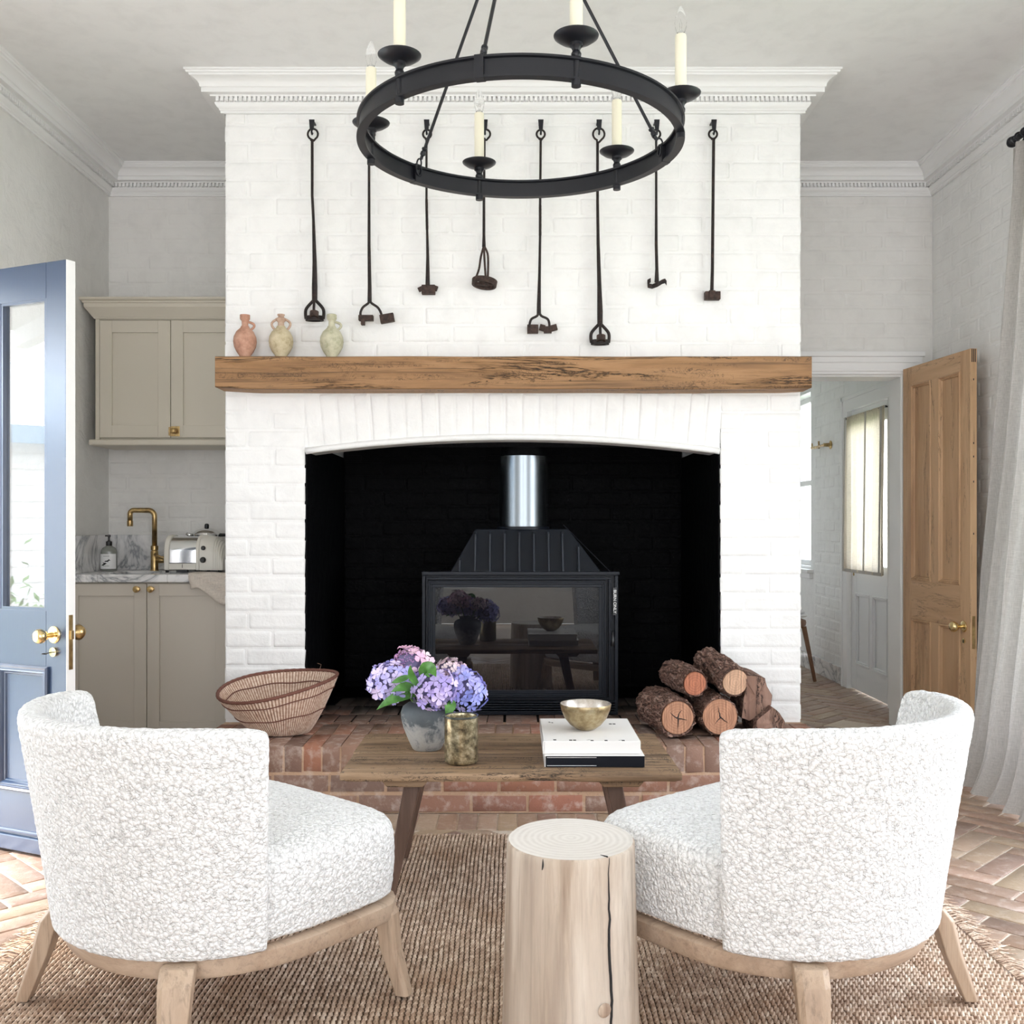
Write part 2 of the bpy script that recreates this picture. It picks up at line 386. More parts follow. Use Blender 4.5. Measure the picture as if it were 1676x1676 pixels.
L(nt, ramp(nt, dd_, [(.38, (.90,.90,.895)), (.80, (.72,.715,.705))]), p.inputs['Base Color'])  # darker between loops: shade of the gaps put into the yarn colour
bump(nt, p, h, .9, .0075); bump(nt, p, noise(nt, v, 420, 3, .7), .3, .0015); M['boucle'] = m
m, nt, p = base('jute', (.45,.32,.22), .95)
v = coords(nt); n1 = noise(nt, v, 45, 5, .7); v2 = coords(nt, True, (1, 1, 1)); n2 = noise(nt, v2, 5, 3)
c = ramp(nt, n1, [(.34, (.36,.235,.165)), (.5, (.62,.455,.34)), (.62, (.90,.75,.61))])
c = mix(nt, c, (.48,.30,.19), ramp(nt, n2, [(.5, (0,0,0)), (.7, (.5,.5,.5))]))
L(nt, c, p.inputs['Base Color']); bump(nt, p, noise(nt, v, 260, 3), .6, .003); M['jute'] = m
M['jute_dark'] = base('jute_backing', (.13,.085,.055), .95)[0]
m, nt, p = base('sisal_weave', (.62,.42,.31), .9)
v = coords(nt); n1 = noise(nt, v, 70, 4, .6); L(nt, ramp(nt, n1, [(.3, (.30,.17,.115)), (.55, (.44,.28,.20)), (.75, (.54,.37,.28))]), p.inputs['Base Color'])
bump(nt, p, noise(nt, v, 350, 2), .7, .003); M['sisal'] = m
M['sisal_light'] = speckle0('pale_sisal')
M['sisal_dark'] = base('brown_sisal_band', (.17,.07,.05), .85)[0]

def speckle(name, stops, scale=12, rough=.8, metal=0, bmp=.4, det=5):
    m, nt, p = base(name, stops[0][1], rough, metal); v = coords(nt, False)
    n1 = noise(nt, v, scale, det, .7); L(nt, ramp(nt, n1, stops), p.inputs['Base Color']); bump(nt, p, n1, bmp, .004); return m
M['terracotta'] = speckle('pink_terracotta', [(.3, (.32,.16,.11)), (.5, (.50,.27,.19)), (.7, (.60,.37,.27))], 22)
M['cream_clay'] = speckle('cream_clay', [(.3, (.32,.24,.13)), (.48, (.52,.44,.29)), (.7, (.62,.54,.38))], 22)
M['green_clay'] = speckle('greenish_clay', [(.3, (.32,.31,.19)), (.5, (.52,.50,.36)), (.7, (.64,.61,.46))], 22)
M['clay_lip'] = speckle('clay_lip', [(.3, (.36,.22,.15)), (.6, (.58,.42,.32))], 22)
m, nt, p = base('weathered_stoneware', (.4,.4,.38), .62)
v = coords(nt, False); n1 = noise(nt, v, 16, 7, .75, .6); s = nt.nodes.new('ShaderNodeSeparateXYZ'); L(nt, v, s.inputs[0])
k = mathn(nt, 'ADD', mathn(nt, 'MULTIPLY', s.outputs['Z'], 4.2), mathn(nt, 'MULTIPLY', n1, 1.1))
c = ramp(nt, k, [(.5, (.36,.335,.30)), (.72, (.38,.365,.34)), (.92, (.26,.265,.265)), (1.02, (.085,.10,.11))])
k2 = ramp(nt, n1, [(.52, (0,0,0)), (.66, (.75,.75,.75))]); c = mix(nt, c, (.07,.08,.09), k2); L(nt, c, p.inputs['Base Color']); M['stoneware'] = m
M['mercury'] = speckle('mercury_glass', [(.32, (.06,.05,.035)), (.48, (.30,.25,.15)), (.6, (.55,.48,.32)), (.75, (.85,.80,.65))], 45, .22, .75, .15, 6)
M['mercury_dark'] = base('dark_glass_rim', (.05,.055,.05), .1, .3)[0]
M['bowl'] = speckle('gilded_bowl', [(.3, (.16,.12,.07)), (.5, (.38,.29,.16)), (.7, (.58,.50,.33))], 22, .34, .8, .1)
M['bowl_in'] = speckle('silvered_bowl_lining', [(.3, (.35,.29,.22)), (.5, (.60,.55,.50)), (.7, (.80,.78,.76))], 22, .3, .7, .1)
M['book_white'] = base('white_book_cover', (.84,.82,.80), .6)[0]
M['paper'] = base('white_page_edges', (.86,.855,.85), .7)[0]
M['book_black'] = base('black_book_cover', (.006,.007,.012), .7, 0, Specular_IOR_Level=.2)[0]
M['ink'] = base('black_ink', (.01,.01,.012), .6)[0]
M['decal'] = base('white_lettering', (.8,.8,.8), .5)[0]
M['plastic_black'] = base('black_plastic', (.012,.012,.013), .3)[0]
M['toaster_cream'] = base('cream_enamel', (.72,.69,.62), .25)[0]
m, nt, p = base('green_tinted_bottle', (.42,.44,.40), .08); p.inputs['Transmission Weight'].default_value = .5; M['bottle'] = m
M['leaf'] = speckle('hydrangea_leaf', [(.3, (.04,.13,.02)), (.6, (.10,.28,.05)), (.8, (.20,.42,.09))], 30, .45, 0, .5)
M['stem'] = base('green_stem', (.12,.22,.06), .6)[0]
def petal(name, stops):
    m, nt, p = base(name, stops[0][1], .6, 0); oi = nt.nodes.new('ShaderNodeObjectInfo').outputs['Random']
    L(nt, ramp(nt, oi, stops), p.inputs['Base Color']); p.inputs['Subsurface Weight'].default_value = .0; return m
M['pet_blue'] = petal('blue_violet_petals', [(0, (.30,.34,.78)), (.5, (.40,.40,.84)), (1, (.55,.52,.90))])
M['pet_mauve'] = petal('mauve_petals', [(0, (.42,.34,.74)), (.5, (.52,.42,.80)), (1, (.68,.56,.84))])
M['pet_pink'] = petal('pink_petals', [(0, (.72,.38,.56)), (.5, (.80,.54,.68)), (1, (.88,.70,.80))])
M['pet_pale'] = petal('pale_pink_petals', [(0, (.55,.36,.50)), (.5, (.70,.52,.60)), (1, (.84,.72,.72))])
M['pet_left'] = petal('lilac_petals', [(0, (.38,.38,.80)), (.4, (.50,.46,.86)), (.75, (.62,.54,.88)), (1, (.75,.62,.88))])
M['bush'] = speckle('bush_foliage', [(.3, (.06,.16,.03)), (.7, (.20,.36,.10))], 10)
M['ext_white'] = base('white_weatherboard', (.85,.85,.84), .7)[0]
M['roof_metal'] = base('grey_blue_roof_metal', (.35,.47,.58), .5, .2)[0]
M['paving'] = speckle('outdoor_paving', [(.3, (.55,.52,.48)), (.7, (.70,.68,.64))], 3)
M['grass'] = speckle('lawn', [(.3, (.20,.26,.13)), (.7, (.34,.38,.24))], 3)
M['hall_base'] = M['marble']

# ------------------------------------------------------------------ room shell
XL, XR, YB, YR, ZC = -2.394, 2.481, 6.04, -2.6, 3.315     # left, right, back, rear walls, ceiling
BX0, BX1, BY = -1.368, 1.365, 4.83                         # chimney breast
OX0, OX1 = -0.983, 0.978                                   # fire opening
HALLY, HX0 = 9.6, 1.2
def struct(name, mb, mat, parent=None, **k):
    o = obj(name, mb, mat, parent, **k)
    if parent is None: o['kind'] = 'structure'
    return o

# floor slabs (mortar bed below the pavers)
f = MB(); f.box(XL-.2, XR+.2, YR, YB+.16, -.06, -.004); f.box(HX0, 2.7, YB+.16, HALLY, -.06, -.004)
floor = struct('floor', f, M['grout'])
c = MB(); c.box(XL-.2, XR+.2, YR-.2, YB+.2, ZC, ZC+.1); c.box(HX0-.1, 2.7, YB+.2, HALLY+.1, 2.95, 3.05)
struct('ceiling', c, M['ceiling'])

def wall_x(x0, x1, y0, y1, z0, z1, holes):   # wall lying along Y, holes = (y0,y1,z0,z1)
    b = MB(); ys = sorted(set([y0, y1]+[h[0] for h in holes]+[h[1] for h in holes])); 
    for a, c_ in zip(ys, ys[1:]):
        zs = [(z0, z1)]
        for h in holes:
            if h[0] <= a and c_ <= h[1]: zs = [(z0, h[2]), (h[3], z1)]
        for q, r in zs:
            if r-q > 1e-4: b.box(x0, x1, a, c_, q, r)
    return b
def wall_y(y0, y1, x0, x1, z0, z1, holes):
    b = wall_x(y0, y1, x0, x1, z0, z1, holes); b.v = [(p[1], p[0], p[2]) for p in b.v]; return b
DY0, DY1, DH = 2.30, 3.98, 2.20
wall_left = struct('wall_left', wall_x(XL-.22, XL, YR, YB+.16, 0, ZC, [(DY0, DY1, 0, DH)]), M['side_plaster'])
wall_right = struct('wall_right', wall_x(XR, XR+.22, YR, YB, 0, ZC, [(1.5, 4.62, .25, 2.62)]), M['white_brick'])
wall_rear = struct('wall_rear', wall_y(YR-.2, YR, XL, XR, 0, ZC, [(-1.9, -.2, .4, 2.8), (.5, 2.2, .4, 2.8)]), M['white_brick'])
wall_back = struct('wall_back', wall_y(YB, YB+.16, XL-.2, XR+.22, 0, ZC, [(1.52, 2.29, 0, 2.10)]), M['alcove'])
hall = wall_x(2.50, 2.72, YB+.16, HALLY, 0, 3.0, [(6.75, 7.59, .0, 2.06), (8.55, 9.35, .84, 2.36)])
wall_hall = struct('wall_hall', hall, M['white_brick'])
h2 = MB(); h2.box(HX0-.1, HX0, YB+.16, HALLY, 0, 3.0); h2.box(HX0, 2.72, HALLY, HALLY+.1, 0, 3.0)
struct('wall_hall_far', h2, M['white_brick'])

# chimney breast with arched opening
ARC = [(OX0+(OX1-OX0)*t/24, 1.557+.066*(1-(2*t/24-1)**2)) for t in range(25)]
b = MB()
b.box(BX0+.006, OX0-.006, BY+.0028, YB, 0, 1.835); b.box(OX1+.006, BX1-.006, BY+.0028, YB, 0, 1.835)
b.box(BX0+.006, BX1-.006, BY+.0028, YB, 1.835, ZC)
b.prism([(OX0-.006, 1.835), (OX1+.006, 1.835)]+[(x, z) for x, z in reversed(ARC)], BY+.0028, BY+.23)
b.prism([(OX0-.006, 1.557), (OX0-.006, 1.835), (OX0, 1.835), (OX0, 1.557)], BY+.006, BY+.23)
wall_chimney = struct('wall_chimney', b, M['white_brick'])
# white rounded lip under the arch
lip = MB(); lip.tube([(x, BY+.004, z+.006) for x, z in ARC], .016, 8)
struct('arch_lip', lip, M['white_brick'], wall_chimney, smooth=True)
# sooty firebox lining
fb = MB()
fb.box(OX0-.006, OX0+.004, BY+.012, 5.93, .25, 1.60); fb.box(OX1-.004, OX1+.006, BY+.012, 5.93, .25, 1.60)
fb.box(OX0, OX1, 5.92, 5.95, .25, 2.3); fb.box(OX0, OX1, BY+.231, 5.93, 1.75, 1.78); fb.box(OX0, OX1, BY+.232, BY+.25, 1.6, 1.80)
wall_firebox = struct('wall_firebox', fb, M['soot'])

# bricks ---------------------------------------------------------
def brick_mesh(name, lx, lz, dep, mat, r=.006, jit=.0016, seed=0, axis='y'):
    """a brick face proud of the wall; front toward -y (or -x, +x, +z), 32 triangles or so"""
    rr = random.Random(seed); j = lambda: rr.uniform(-jit, jit)
    def ring(ix, y): 
        hx, hz = lx/2-ix, lz/2-ix; k = r*.9
        return [Vector((x+j(), y+j()*.4, z+j())) for x, z in ((-hx, -hz+k), (-hx+k, -hz), (hx-k, -hz), (hx, -hz+k), (hx, hz-k), (hx-k, hz), (-hx+k, hz), (-hx, hz-k))]
    m_ = MB(); m_.rings([ring(0, dep), ring(0, r*.6), ring(r, 0), ring(r+.010, -.0002)], True, False, True)
    T = {'y': lambda p: p, '-x': lambda p: (p[1], -p[0], p[2]), '+x': lambda p: (-p[1], p[0], p[2]), '+z': lambda p: (p[0], p[2], -p[1])}[axis]
    m_.v = [tuple(T(p)) for p in m_.v]
    return mesh_of(name, m_, mat, smooth=55)
def meshset(tagname, lx, lz, dep, mat, n=5, **k):
    return [brick_mesh(tagname, lx, lz, dep, mat, seed=i*13+len(tagname), **k) for i in range(n)]
def lay(parent, meshes, places, name='brick', jr=.004, jd=.00065, axis='y'):
    for i, (x, y, z, sx, sz) in enumerate(places):
        o = bpy.data.objects.new(name, meshes[random.randrange(len(meshes))]); COL.objects.link(o)
        d = random.uniform(-jd, jd)
        if axis == 'y': o.location = (x, y+d, z); o.scale = (sx, 1, sz); o.rotation_euler = (0, random.uniform(-jr, jr), 0)
        elif axis in ('-x', '+x'): o.location = (x+d, y, z); o.scale = (1, sx, sz); o.rotation_euler = (random.uniform(-jr, jr), 0, 0)
        else: o.location = (x, y, z+d); o.scale = (sx, sz, 1); o.rotation_euler = (0, 0, random.uniform(-jr, jr))
        o.parent = parent
def courses(u0, u1, z0, z1, LP=.24, HP=.086, joint=.009, off0=0):
    """(u centre, z centre, length scale, height scale) for a stretcher bond"""
    out = []; z = z0; k = off0
    while z < z1-.02:
        h = min(HP, z1-z); u = u0-(LP*.5 if k % 2 else 0)-random.uniform(0, .02)
        while u < u1-.005:
            a = max(u, u0); b_ = min(u+LP, u1)
            if u1-b_ < .05: b_ = u1
            if b_-a > .045: out.append(((a+b_)/2, z+h/2, (b_-a-joint)/(LP-joint), (h-joint)/(HP-joint)))
            if b_ >= u1: break
            u += LP
        z += HP; k += 1
    return out
DEP = .012
wb = meshset('brick_white', .233, .079, DEP, M['white_brick'], 6, jit=.0022, r=.007)
pl = [(u, BY, z, sx, sz) for u, z, sx, sz in courses(BX0, BX1, 1.988, 3.165)]
for (a, b_, o_) in ((BX0, OX0, 0), (OX1, BX1, 1)):
    pl += [(u, BY, z, sx, sz) for u, z, sx, sz in courses(a, b_, .285, 1.835, off0=o_)]
lay(wall_chimney, wb, pl, jr=.004, jd=.00062)
# soldier bricks of the arch
sb = meshset('brick_arch', .0695, .225, DEP, M['white_brick'], 4)
pl = []; n = 25
for i in range(n):
    x = OX0+(i+.5)*(OX1-OX0)/n; t = (2*(i+.5)/n-1); zb = 1.557+.066*(1-t*t)+.008
    o = bpy.data.objects.new('brick', sb[i % 4]); COL.objects.link(o)
    hgt = 1.833-zb; o.location = (x+t*.008, BY+random.uniform(-.002, .002), zb+hgt/2); o.scale = (1, 1, (hgt)/.225); o.rotation_euler = (0, t*.10, 0); o.parent = wall_chimney
# alcove bricks on the back wall
ab = meshset('brick_alcove', .231, .077, DEP, M['alcove'], 4)
pl = [(u, YB-.002, z, sx, sz) for u, z, sx, sz in courses(XL, BX0, 1.16, 1.68)+courses(XL, BX0, 2.38, 3.165)+courses(BX1, XR, 2.245, 3.165)]
lay(wall_back, ab, pl, jr=.004, jd=.0006)
# right wall bricks between window and corner
rb = meshset('brick_side', .231, .077, DEP, M['white_brick'], 4, axis='-x')
lay(wall_right, rb, [(XR-.0015, u, z, sx, sz) for u, z, sx, sz in courses(4.95, YB, .0, 3.165)], jr=.004, jd=.0006, axis='-x')
rb2 = meshset('brick_hall', .231, .077, DEP, M['white_brick'], 4, axis='-x')
lay(wall_hall, rb2, [(2.4975, u, z, sx, sz) for u, z, sx, sz in courses(7.70, 8.46, .13, 2.75)], jr=.004, jd=.0006, axis='-x')
# sooty bricks at the back of the firebox
fbm = meshset('brick_soot', .231, .077, DEP, M['soot'], 4, jit=.002)
lay(wall_firebox, fbm, [(u, 5.916, z, sx, sz) for u, z, sx, sz in courses(OX0, OX1, .29, 1.62)], jr=.01, jd=.003)

# cornice -----------------------------------------------------------
def sweep(mb, prof, path, closed=False, inward=1, mi=0):
    """prof: (offset from wall, z); path: xy points, profile offsets to the right of travel (times inward)"""
    n = len(path); rings = []
    for i, (x, y) in enumerate(path):
        def nrm(a, b_): d = Vector((b_[0]-a[0], b_[1]-a[1])); d.normalize(); return Vector((d.y, -d.x))*inward
        ns = []
        if i > 0 or closed: ns.append(nrm(path[i-1], path[i]))
        if i < n-1 or closed: ns.append(nrm(path[i], path[(i+1) % n]))
        if len(ns) == 2:
            m_ = ns[0]+ns[1]; m_ = m_/(1+ns[0].dot(ns[1]))
        else: m_ = ns[0]
        rings.append([(x+m_.x*p, y+m_.y*p, z) for p, z in prof])
    if closed: rings.append(rings[0])
    mb.rings(rings, True, not closed, not closed, mi); return mb
zc = ZC
CP = [(.0, zc-.159), (.014, zc-.159), (.014, zc-.150), (.019, zc-.146), (.019, zc-.140), (.027, zc-.134), (.034, zc-.124), (.036, zc-.116), (.032, zc-.116),
      (.032, zc-.094), (.052, zc-.094), (.054, zc-.088), (.060, zc-.088), (.084, zc-.088), (.084, zc-.068), (.090, zc-.064), (.092, zc-.052), (.100, zc-.040),
      (.115, zc-.030), (.127, zc-.026), (.129, zc-.018), (.138, zc-.018), (.141, zc-.010), (.147, zc-.008), (.147, zc), (.0, zc)]
path = [(XL, YR), (XL, YB), (BX0, YB), (BX0, BY), (BX1, BY), (BX1, YB), (XR, YB), (XR, YR)]
cor = MB()
sweep(cor, CP, path)
cornice = struct('trim_1', cor, M['trim'], smooth=25)
dt = MB()
def dentils(p0, p1, nx, ny):
    d = Vector((p1[0]-p0[0], p1[1]-p0[1])); Ln = d.length; d.normalize(); k = int(Ln/.0215)
    for i in range(k):
        c_ = Vector(p0)+d*((i+.5)*Ln/k); a = c_-d*.0065; b_ = c_+d*.0065
        xs = [a.x, b_.x, a.x+nx*.02, b_.x+nx*.02]; ys = [a.y, b_.y, a.y+ny*.02, b_.y+ny*.02]
        dt.box(min(xs), max(xs), min(ys), max(ys), zc-.114, zc-.094)
q = .030
dentils((BX0-q, BY-q), (BX1+q, BY-q), 0, -1); dentils((XL+q, 4.4), (XL+q, YB-q), 1, 0); dentils((XR-q, 4.2), (XR-q, YB-q), -1, 0)
dentils((XL+q, YB-q), (BX0-q, YB-q), 0, -1); dentils((BX1+q, YB-q), (XR-q, YB-q), 0, -1)
struct('dentil_band', dt, M['trim'], cornice, kind='stuff')

# architrave of the hall doorway
def arch_profile(w_, t_): return [(0, 0), (w_, 0), (w_, t_*.8), (w_*.82, t_), (w_*.7, t_*.7), (w_*.62, t_*.62), (w_*.30, t_*.62), (w_*.25, t_*.4), (w_*.05, t_*.4), (0, t_*.25)]
ar = MB()
for (x0, x1) in ((1.50-.13, 1.52), (2.29, 2.29+.125)):
    ar.box(x0, x1, YB-.022, YB, 0, 2.10+.13); ar.box(x0+.01 if x0 > 2 else x0, x1 if x0 > 2 else x1-.01, YB-.030, YB-.022, 0, 2.10+.03) if False else None
ar.box(1.366, 2.415, YB-.024, YB, 2.10, 2.225); ar.box(1.366, 2.425, YB-.040, YB-.02, 2.205, 2.235); ar.box(1.366, 2.35, YB-.034, YB-.02, 2.118, 2.135); ar.box(1.366, 2.31, YB-.03, YB-.02, 2.10, 2.108)
ar.box(1.366, 2.40, YB-.030, YB-.02, 2.17, 2.178)
ar.box(1.50, 1.522, YB-.012, YB+.175, 0, 2.10); ar.box(2.288, 2.31, YB-.012, YB+.175, 0, 2.10); ar.box(1.50, 2.31, YB-.012, YB+.175, 2.088, 2.11)
struct('trim_2', ar, M['trim'], bevel=.003)

# pavers laid in herringbone ---------------------------------------
def in_view(x, y):
    if y < .3: return False
    px = 840+x*FOC/y; py = 860+EYE*FOC/y
    return -30 < px < 1706 and py < 1720
def paver_layout(x0, x1, y0, y1):
    """cells of a 45 degree herringbone: tiles 1x3 cells"""
    Wp = .0965; out = []
    ca = cos(pi/4)
    N = int((abs(x1-x0)+abs(y1-y0))/Wp)+10; xc, yc = (x0+x1)/2, (y0+y1)/2
    for r in range(-N, N):
        for c_ in range(-N, N):
            k = (c_-r) % 6
            if k == 0: a, b_, t = c_+1.5, r+.5, 0       # along u
            elif k == 3: a, b_, t = c_+.5, r+1.5-2, 1    # along v, cell is the top of three
            else: continue
            u, v_ = a*Wp, b_*Wp
            x, y = xc+ca*(u-v_), yc+ca*(u+v_)
            if x0 < x < x1 and y0 < y < y1: out.append((x, y, pi/4 if t == 0 else 3*pi/4))
    return out
def paver_mesh(seed, mat):
    rr = random.Random(seed); m_ = MB(); lx, ly = .2895-.009, .0965-.008
    def ring(ins, z): return [Vector((x+rr.uniform(-.0015, .0015), y+rr.uniform(-.0015, .0015), z)) for x, y in ((-lx/2+ins, -ly/2+ins+.004), (-lx/2+ins+.004, -ly/2+ins), (lx/2-ins-.004, -ly/2+ins), (lx/2-ins, -ly/2+ins+.004), (lx/2-ins, ly/2-ins-.004), (lx/2-ins-.004, ly/2-ins), (-lx/2+ins+.004, ly/2-ins), (-lx/2+ins, ly/2-ins-.004))]
    m_.rings([ring(0, -.005), ring(0, -.0015), ring(.002, 0)], True, False, True)
    return m_
pm = [mesh_of('paver', paver_mesh(s, M['paver']), M['paver'], smooth=50) for s in range(5)]
pms = [paver_mesh(s, None) for s in range(5)]
tiles = [t for t in paver_layout(XL-.06, XR+.06, .6, YB+.1) if not (BX0+.0 < t[0] < BX1-.0 and t[1] > 4.25) and not (abs(t[0]) < 1.40 and 4.12 < t[1] < 4.3)
         and not (t[0] < BX0+.1 and t[1] > 5.60)]
tiles += paver_layout(HX0+.1, 2.54, YB+.19, HALLY-.1)
def score(t):
    x, y, _ = t
    if not in_view(x, y) or (-1.32 < x < 1.27 and y < 3.9): return -1
    return 1/y
tiles.sort(key=score, reverse=True)
vis = [t for t in tiles if score(t) > 0]; near = vis[:290]; rest = vis[290:]+[t for t in tiles if score(t) <= 0]
for i, (x, y, a) in enumerate(near):
    o = bpy.data.objects.new('paver', pm[i % 5]); COL.objects.link(o); o.location = (x, y, random.uniform(-.0008, .0008))
    o.rotation_euler = (random.uniform(-.003, .003), 0, a); o.parent = floor
st = MB()
for i, (x, y, a) in enumerate(rest):
    R_ = Matrix.Translation((x, y, random.uniform(-.0008, .0008))) @ Matrix.Rotation(a, 4, 'Z'); b0 = len(st.v); q_ = pms[i % 5]
    st.v += [tuple(R_ @ Vector(p)) for p in q_.v]; st.f += [tuple(k+b0 for k in f_) for f_ in q_.f]; st.m += [0]*len(q_.f)
obj('paver_field', st, M['paver_island'], floor, smooth=50, kind='stuff')
# border course of bricks along the hearth
bm_ = [brick_mesh('border', .0745, .225, .02, M['paver'], r=.004, seed=s, axis='+z') for s in range(4)]
lay(floor, bm_, [(BX0+.04+i*.0815, 4.168, .002, 1, 1) for i in range(34)], name='paver', axis='+z', jd=.001, jr=.01)

# skirting tiles of the hall
sk = MB(); sk.box(2.484, 2.50, 7.76, 9.6, 0, .13)
struct('baseboard_hall', sk, M['marble'], bevel=.002)

# ------------------------------------------------------------------ hearth
hearth = empty('brick_hearth', (0, 4.9, 0), label='raised brick hearth platform in front of and inside the fire opening', cat='hearth')
HZ = .283; HY0 = 4.29
b = MB(); b.box(BX0+.004, BX1-.004, HY0+.004, BY+.002, 0, HZ-.005)
obj('mortar_bed', b, M['mortar'], hearth)
b = MB(); b.box(OX0+.006, OX1-.006, BY+.021, 5.91, 0.001, HZ-.006); obj('firebox_bed', b, M['soot'], hearth)
def block_meshes(nm, lx, ly, lz, mat, n=5, r=.004, jit=.002):
    out = []
    for s in range(n):
        rr = random.Random(s*7+len(nm)); m_ = MB()
        j = lambda: rr.uniform(-jit, jit)
        def ring(hx, hz, y): return [Vector((x+j(), y+j(), z+j())) for x, z in ((-hx, -hz), (hx, -hz), (hx, hz), (-hx, hz))]
        m_.rings([ring(lx/2-r, lz/2-r, -ly/2), ring(lx/2, lz/2, -ly/2+r), ring(lx/2, lz/2, ly/2-r), ring(lx/2-r, lz/2-r, ly/2)], True, True, True)
        out.append(mesh_of(nm, m_, mat, smooth=60))
    return out
top = block_meshes('hearth_rowlock', .0745, .235, .112, M['hearth_brick'])
flat = block_meshes('hearth_header', .0745, .235, .05, M['hearth_brick'])
stre = block_meshes('hearth_stretcher', .226, .06, .068, M['hearth_brick'])
def place(me, loc, parent, name='brick', rot=.01, sc_=(1,1,1)):
    o = bpy.data.objects.new(name, me); COL.objects.link(o); o.location = loc; o.rotation_euler = (random.uniform(-.006, .006), random.uniform(-.006, .006), random.uniform(-rot, rot)); o.scale = sc_
    o.parent = parent; o.matrix_parent_inverse = Matrix.Translation(-Vector(parent.location)); return o
NW = 34; pw = (BX1-BX0)/NW
for i in range(NW):
    x = BX0+(i+.5)*pw
    place(random.choice(top), (x, HY0+.1185+random.uniform(-.003, .003), HZ-.056+random.uniform(-.0015, .0015)), hearth)
    place(random.choice(flat), (x+random.uniform(-.003, .003), HY0+.3635, HZ-.025+random.uniform(-.002, .001)), hearth)
    if OX0-.02 < x < OX1+.02:
        for r_ in range(3): place(random.choice(flat), (x+random.uniform(-.004, .004)+(pw/2 if r_ % 2 == 0 and x < OX1-.1 else 0), HY0+.606+.243*r_, HZ-.025+random.uniform(-.003, .001)), hearth)
for r_ in range(2):
    z = .040+.084*r_; k = 0; x = BX0-(.0 if r_ == 0 else .12)
    while x < BX1:
        a, e = max(x, BX0), min(x+.238, BX1)
        if e-a > .05: place(random.choice(stre), ((a+e)/2, HY0+.028+random.uniform(-.002, .002), z+(0 if r_ == 0 else -.0)), hearth, sc_=((e-a-.014)/.226, 1, 1), rot=.004)
        x += .238

# oak mantel beam ------------------------------------------------------
mt = empty('mantel_beam', (0, 4.74, 1.836), label='thick cracked oak beam mantel across the white chimney breast', cat='mantel')
mbm = MB(); NX = 60; rings = []
for i in range(NX+1):
    t = i/NX; x = -1.368+2.738*t
    dz = .0022*mnoise.noise(Vector((x*3, 0, 0))); zb = 1.836+.004*mnoise.noise(Vector((x*2, 4, 0)))+(.010*max(0, 1-t/.06) if t < .06 else 0)+(.006*max(0, (t-.96)/.04) if t > .96 else 0)
    y0 = 4.68+.002*mnoise.noise(Vector((x*4, 9, 0)))
    rings.append([(x, y0, zb+.004), (x, y0+.004, zb), (x, BY+.004, zb), (x, BY+.004, 1.986+dz), (x, y0+.004, 1.986+dz), (x, y0, 1.983+dz)])
mbm.rings(rings, True, True, True)
obj('beam', mbm, M['mantel'], mt, smooth=40)

# ------------------------------------------------------------------ jugs on the mantel
def jug(name, px, h, rmax, mat, label, neck, handles, lipmat):
    x = (px-840)/FOC*4.74; z0 = 1.9875
    t = empty(name, (x, 4.74, z0), label=label, cat='jug', group='small clay jugs on the oak mantel')
    body = [(0, 0), (rmax*.46, 0), (rmax*.50, .004), (rmax*.48, .010), (rmax*.72, .028), (rmax*.93, .052), (rmax, .075), (rmax*.95, .098), (rmax*.74, .122), (rmax*.42, .138), (rmax*.33, .148)]
    b = MB(); b.lathe([(r, z) for r, z in body], n=40); lobj('body', b, mat, t, smooth=True)
    b = MB(); b.lathe(neck, n=32); lobj('neck', b, lipmat, t, smooth=40)
    for sgn in handles:
        zt = neck[-1][1]-.022; zb = .128
        pts = []
        for k in range(13):
            a = pi*k/12; pts.append((sgn*(.012+(.026)*sin(a)**.8+.010*(k/12)), 0, zt+(zb-zt)*(k/12)+.004*sin(a)))
        b = MB(); b.tube(pts, .0058, 8, sq=1.3); lobj('handle', b, lipmat, t, smooth=True)
    return t
jug('clay_jug', 401, .197, .0535, M['terracotta'], 'pink terracotta jug with one handle, leftmost on the oak mantel', [(.0175, .136), (.0145, .15), (.0155, .172), (.021, .178), (.023, .182), (.023, .200), (.018, .201), (.014, .19)], (1,), M['terracotta'])
jug('clay_jug', 460, .197, .0565, M['cream_clay'], 'cream clay jug with two handles and a narrow stepped neck', [(.018, .136), (.015, .15), (.014, .165), (.024, .176), (.026, .182), (.016, .188), (.012, .192), (.017, .198), (.017, .203), (.008, .204)], (1, -1), M['clay_lip'])
jug('clay_jug', 543, .197, .0545, M['green_clay'], 'pale greenish clay jug with one handle, nearest the iron tools', [(.0175, .136), (.015, .15), (.0145, .172), (.020, .178), (.023, .183), (.023, .200), (.019, .203), (.014, .19)], (1,), M['green_clay'])

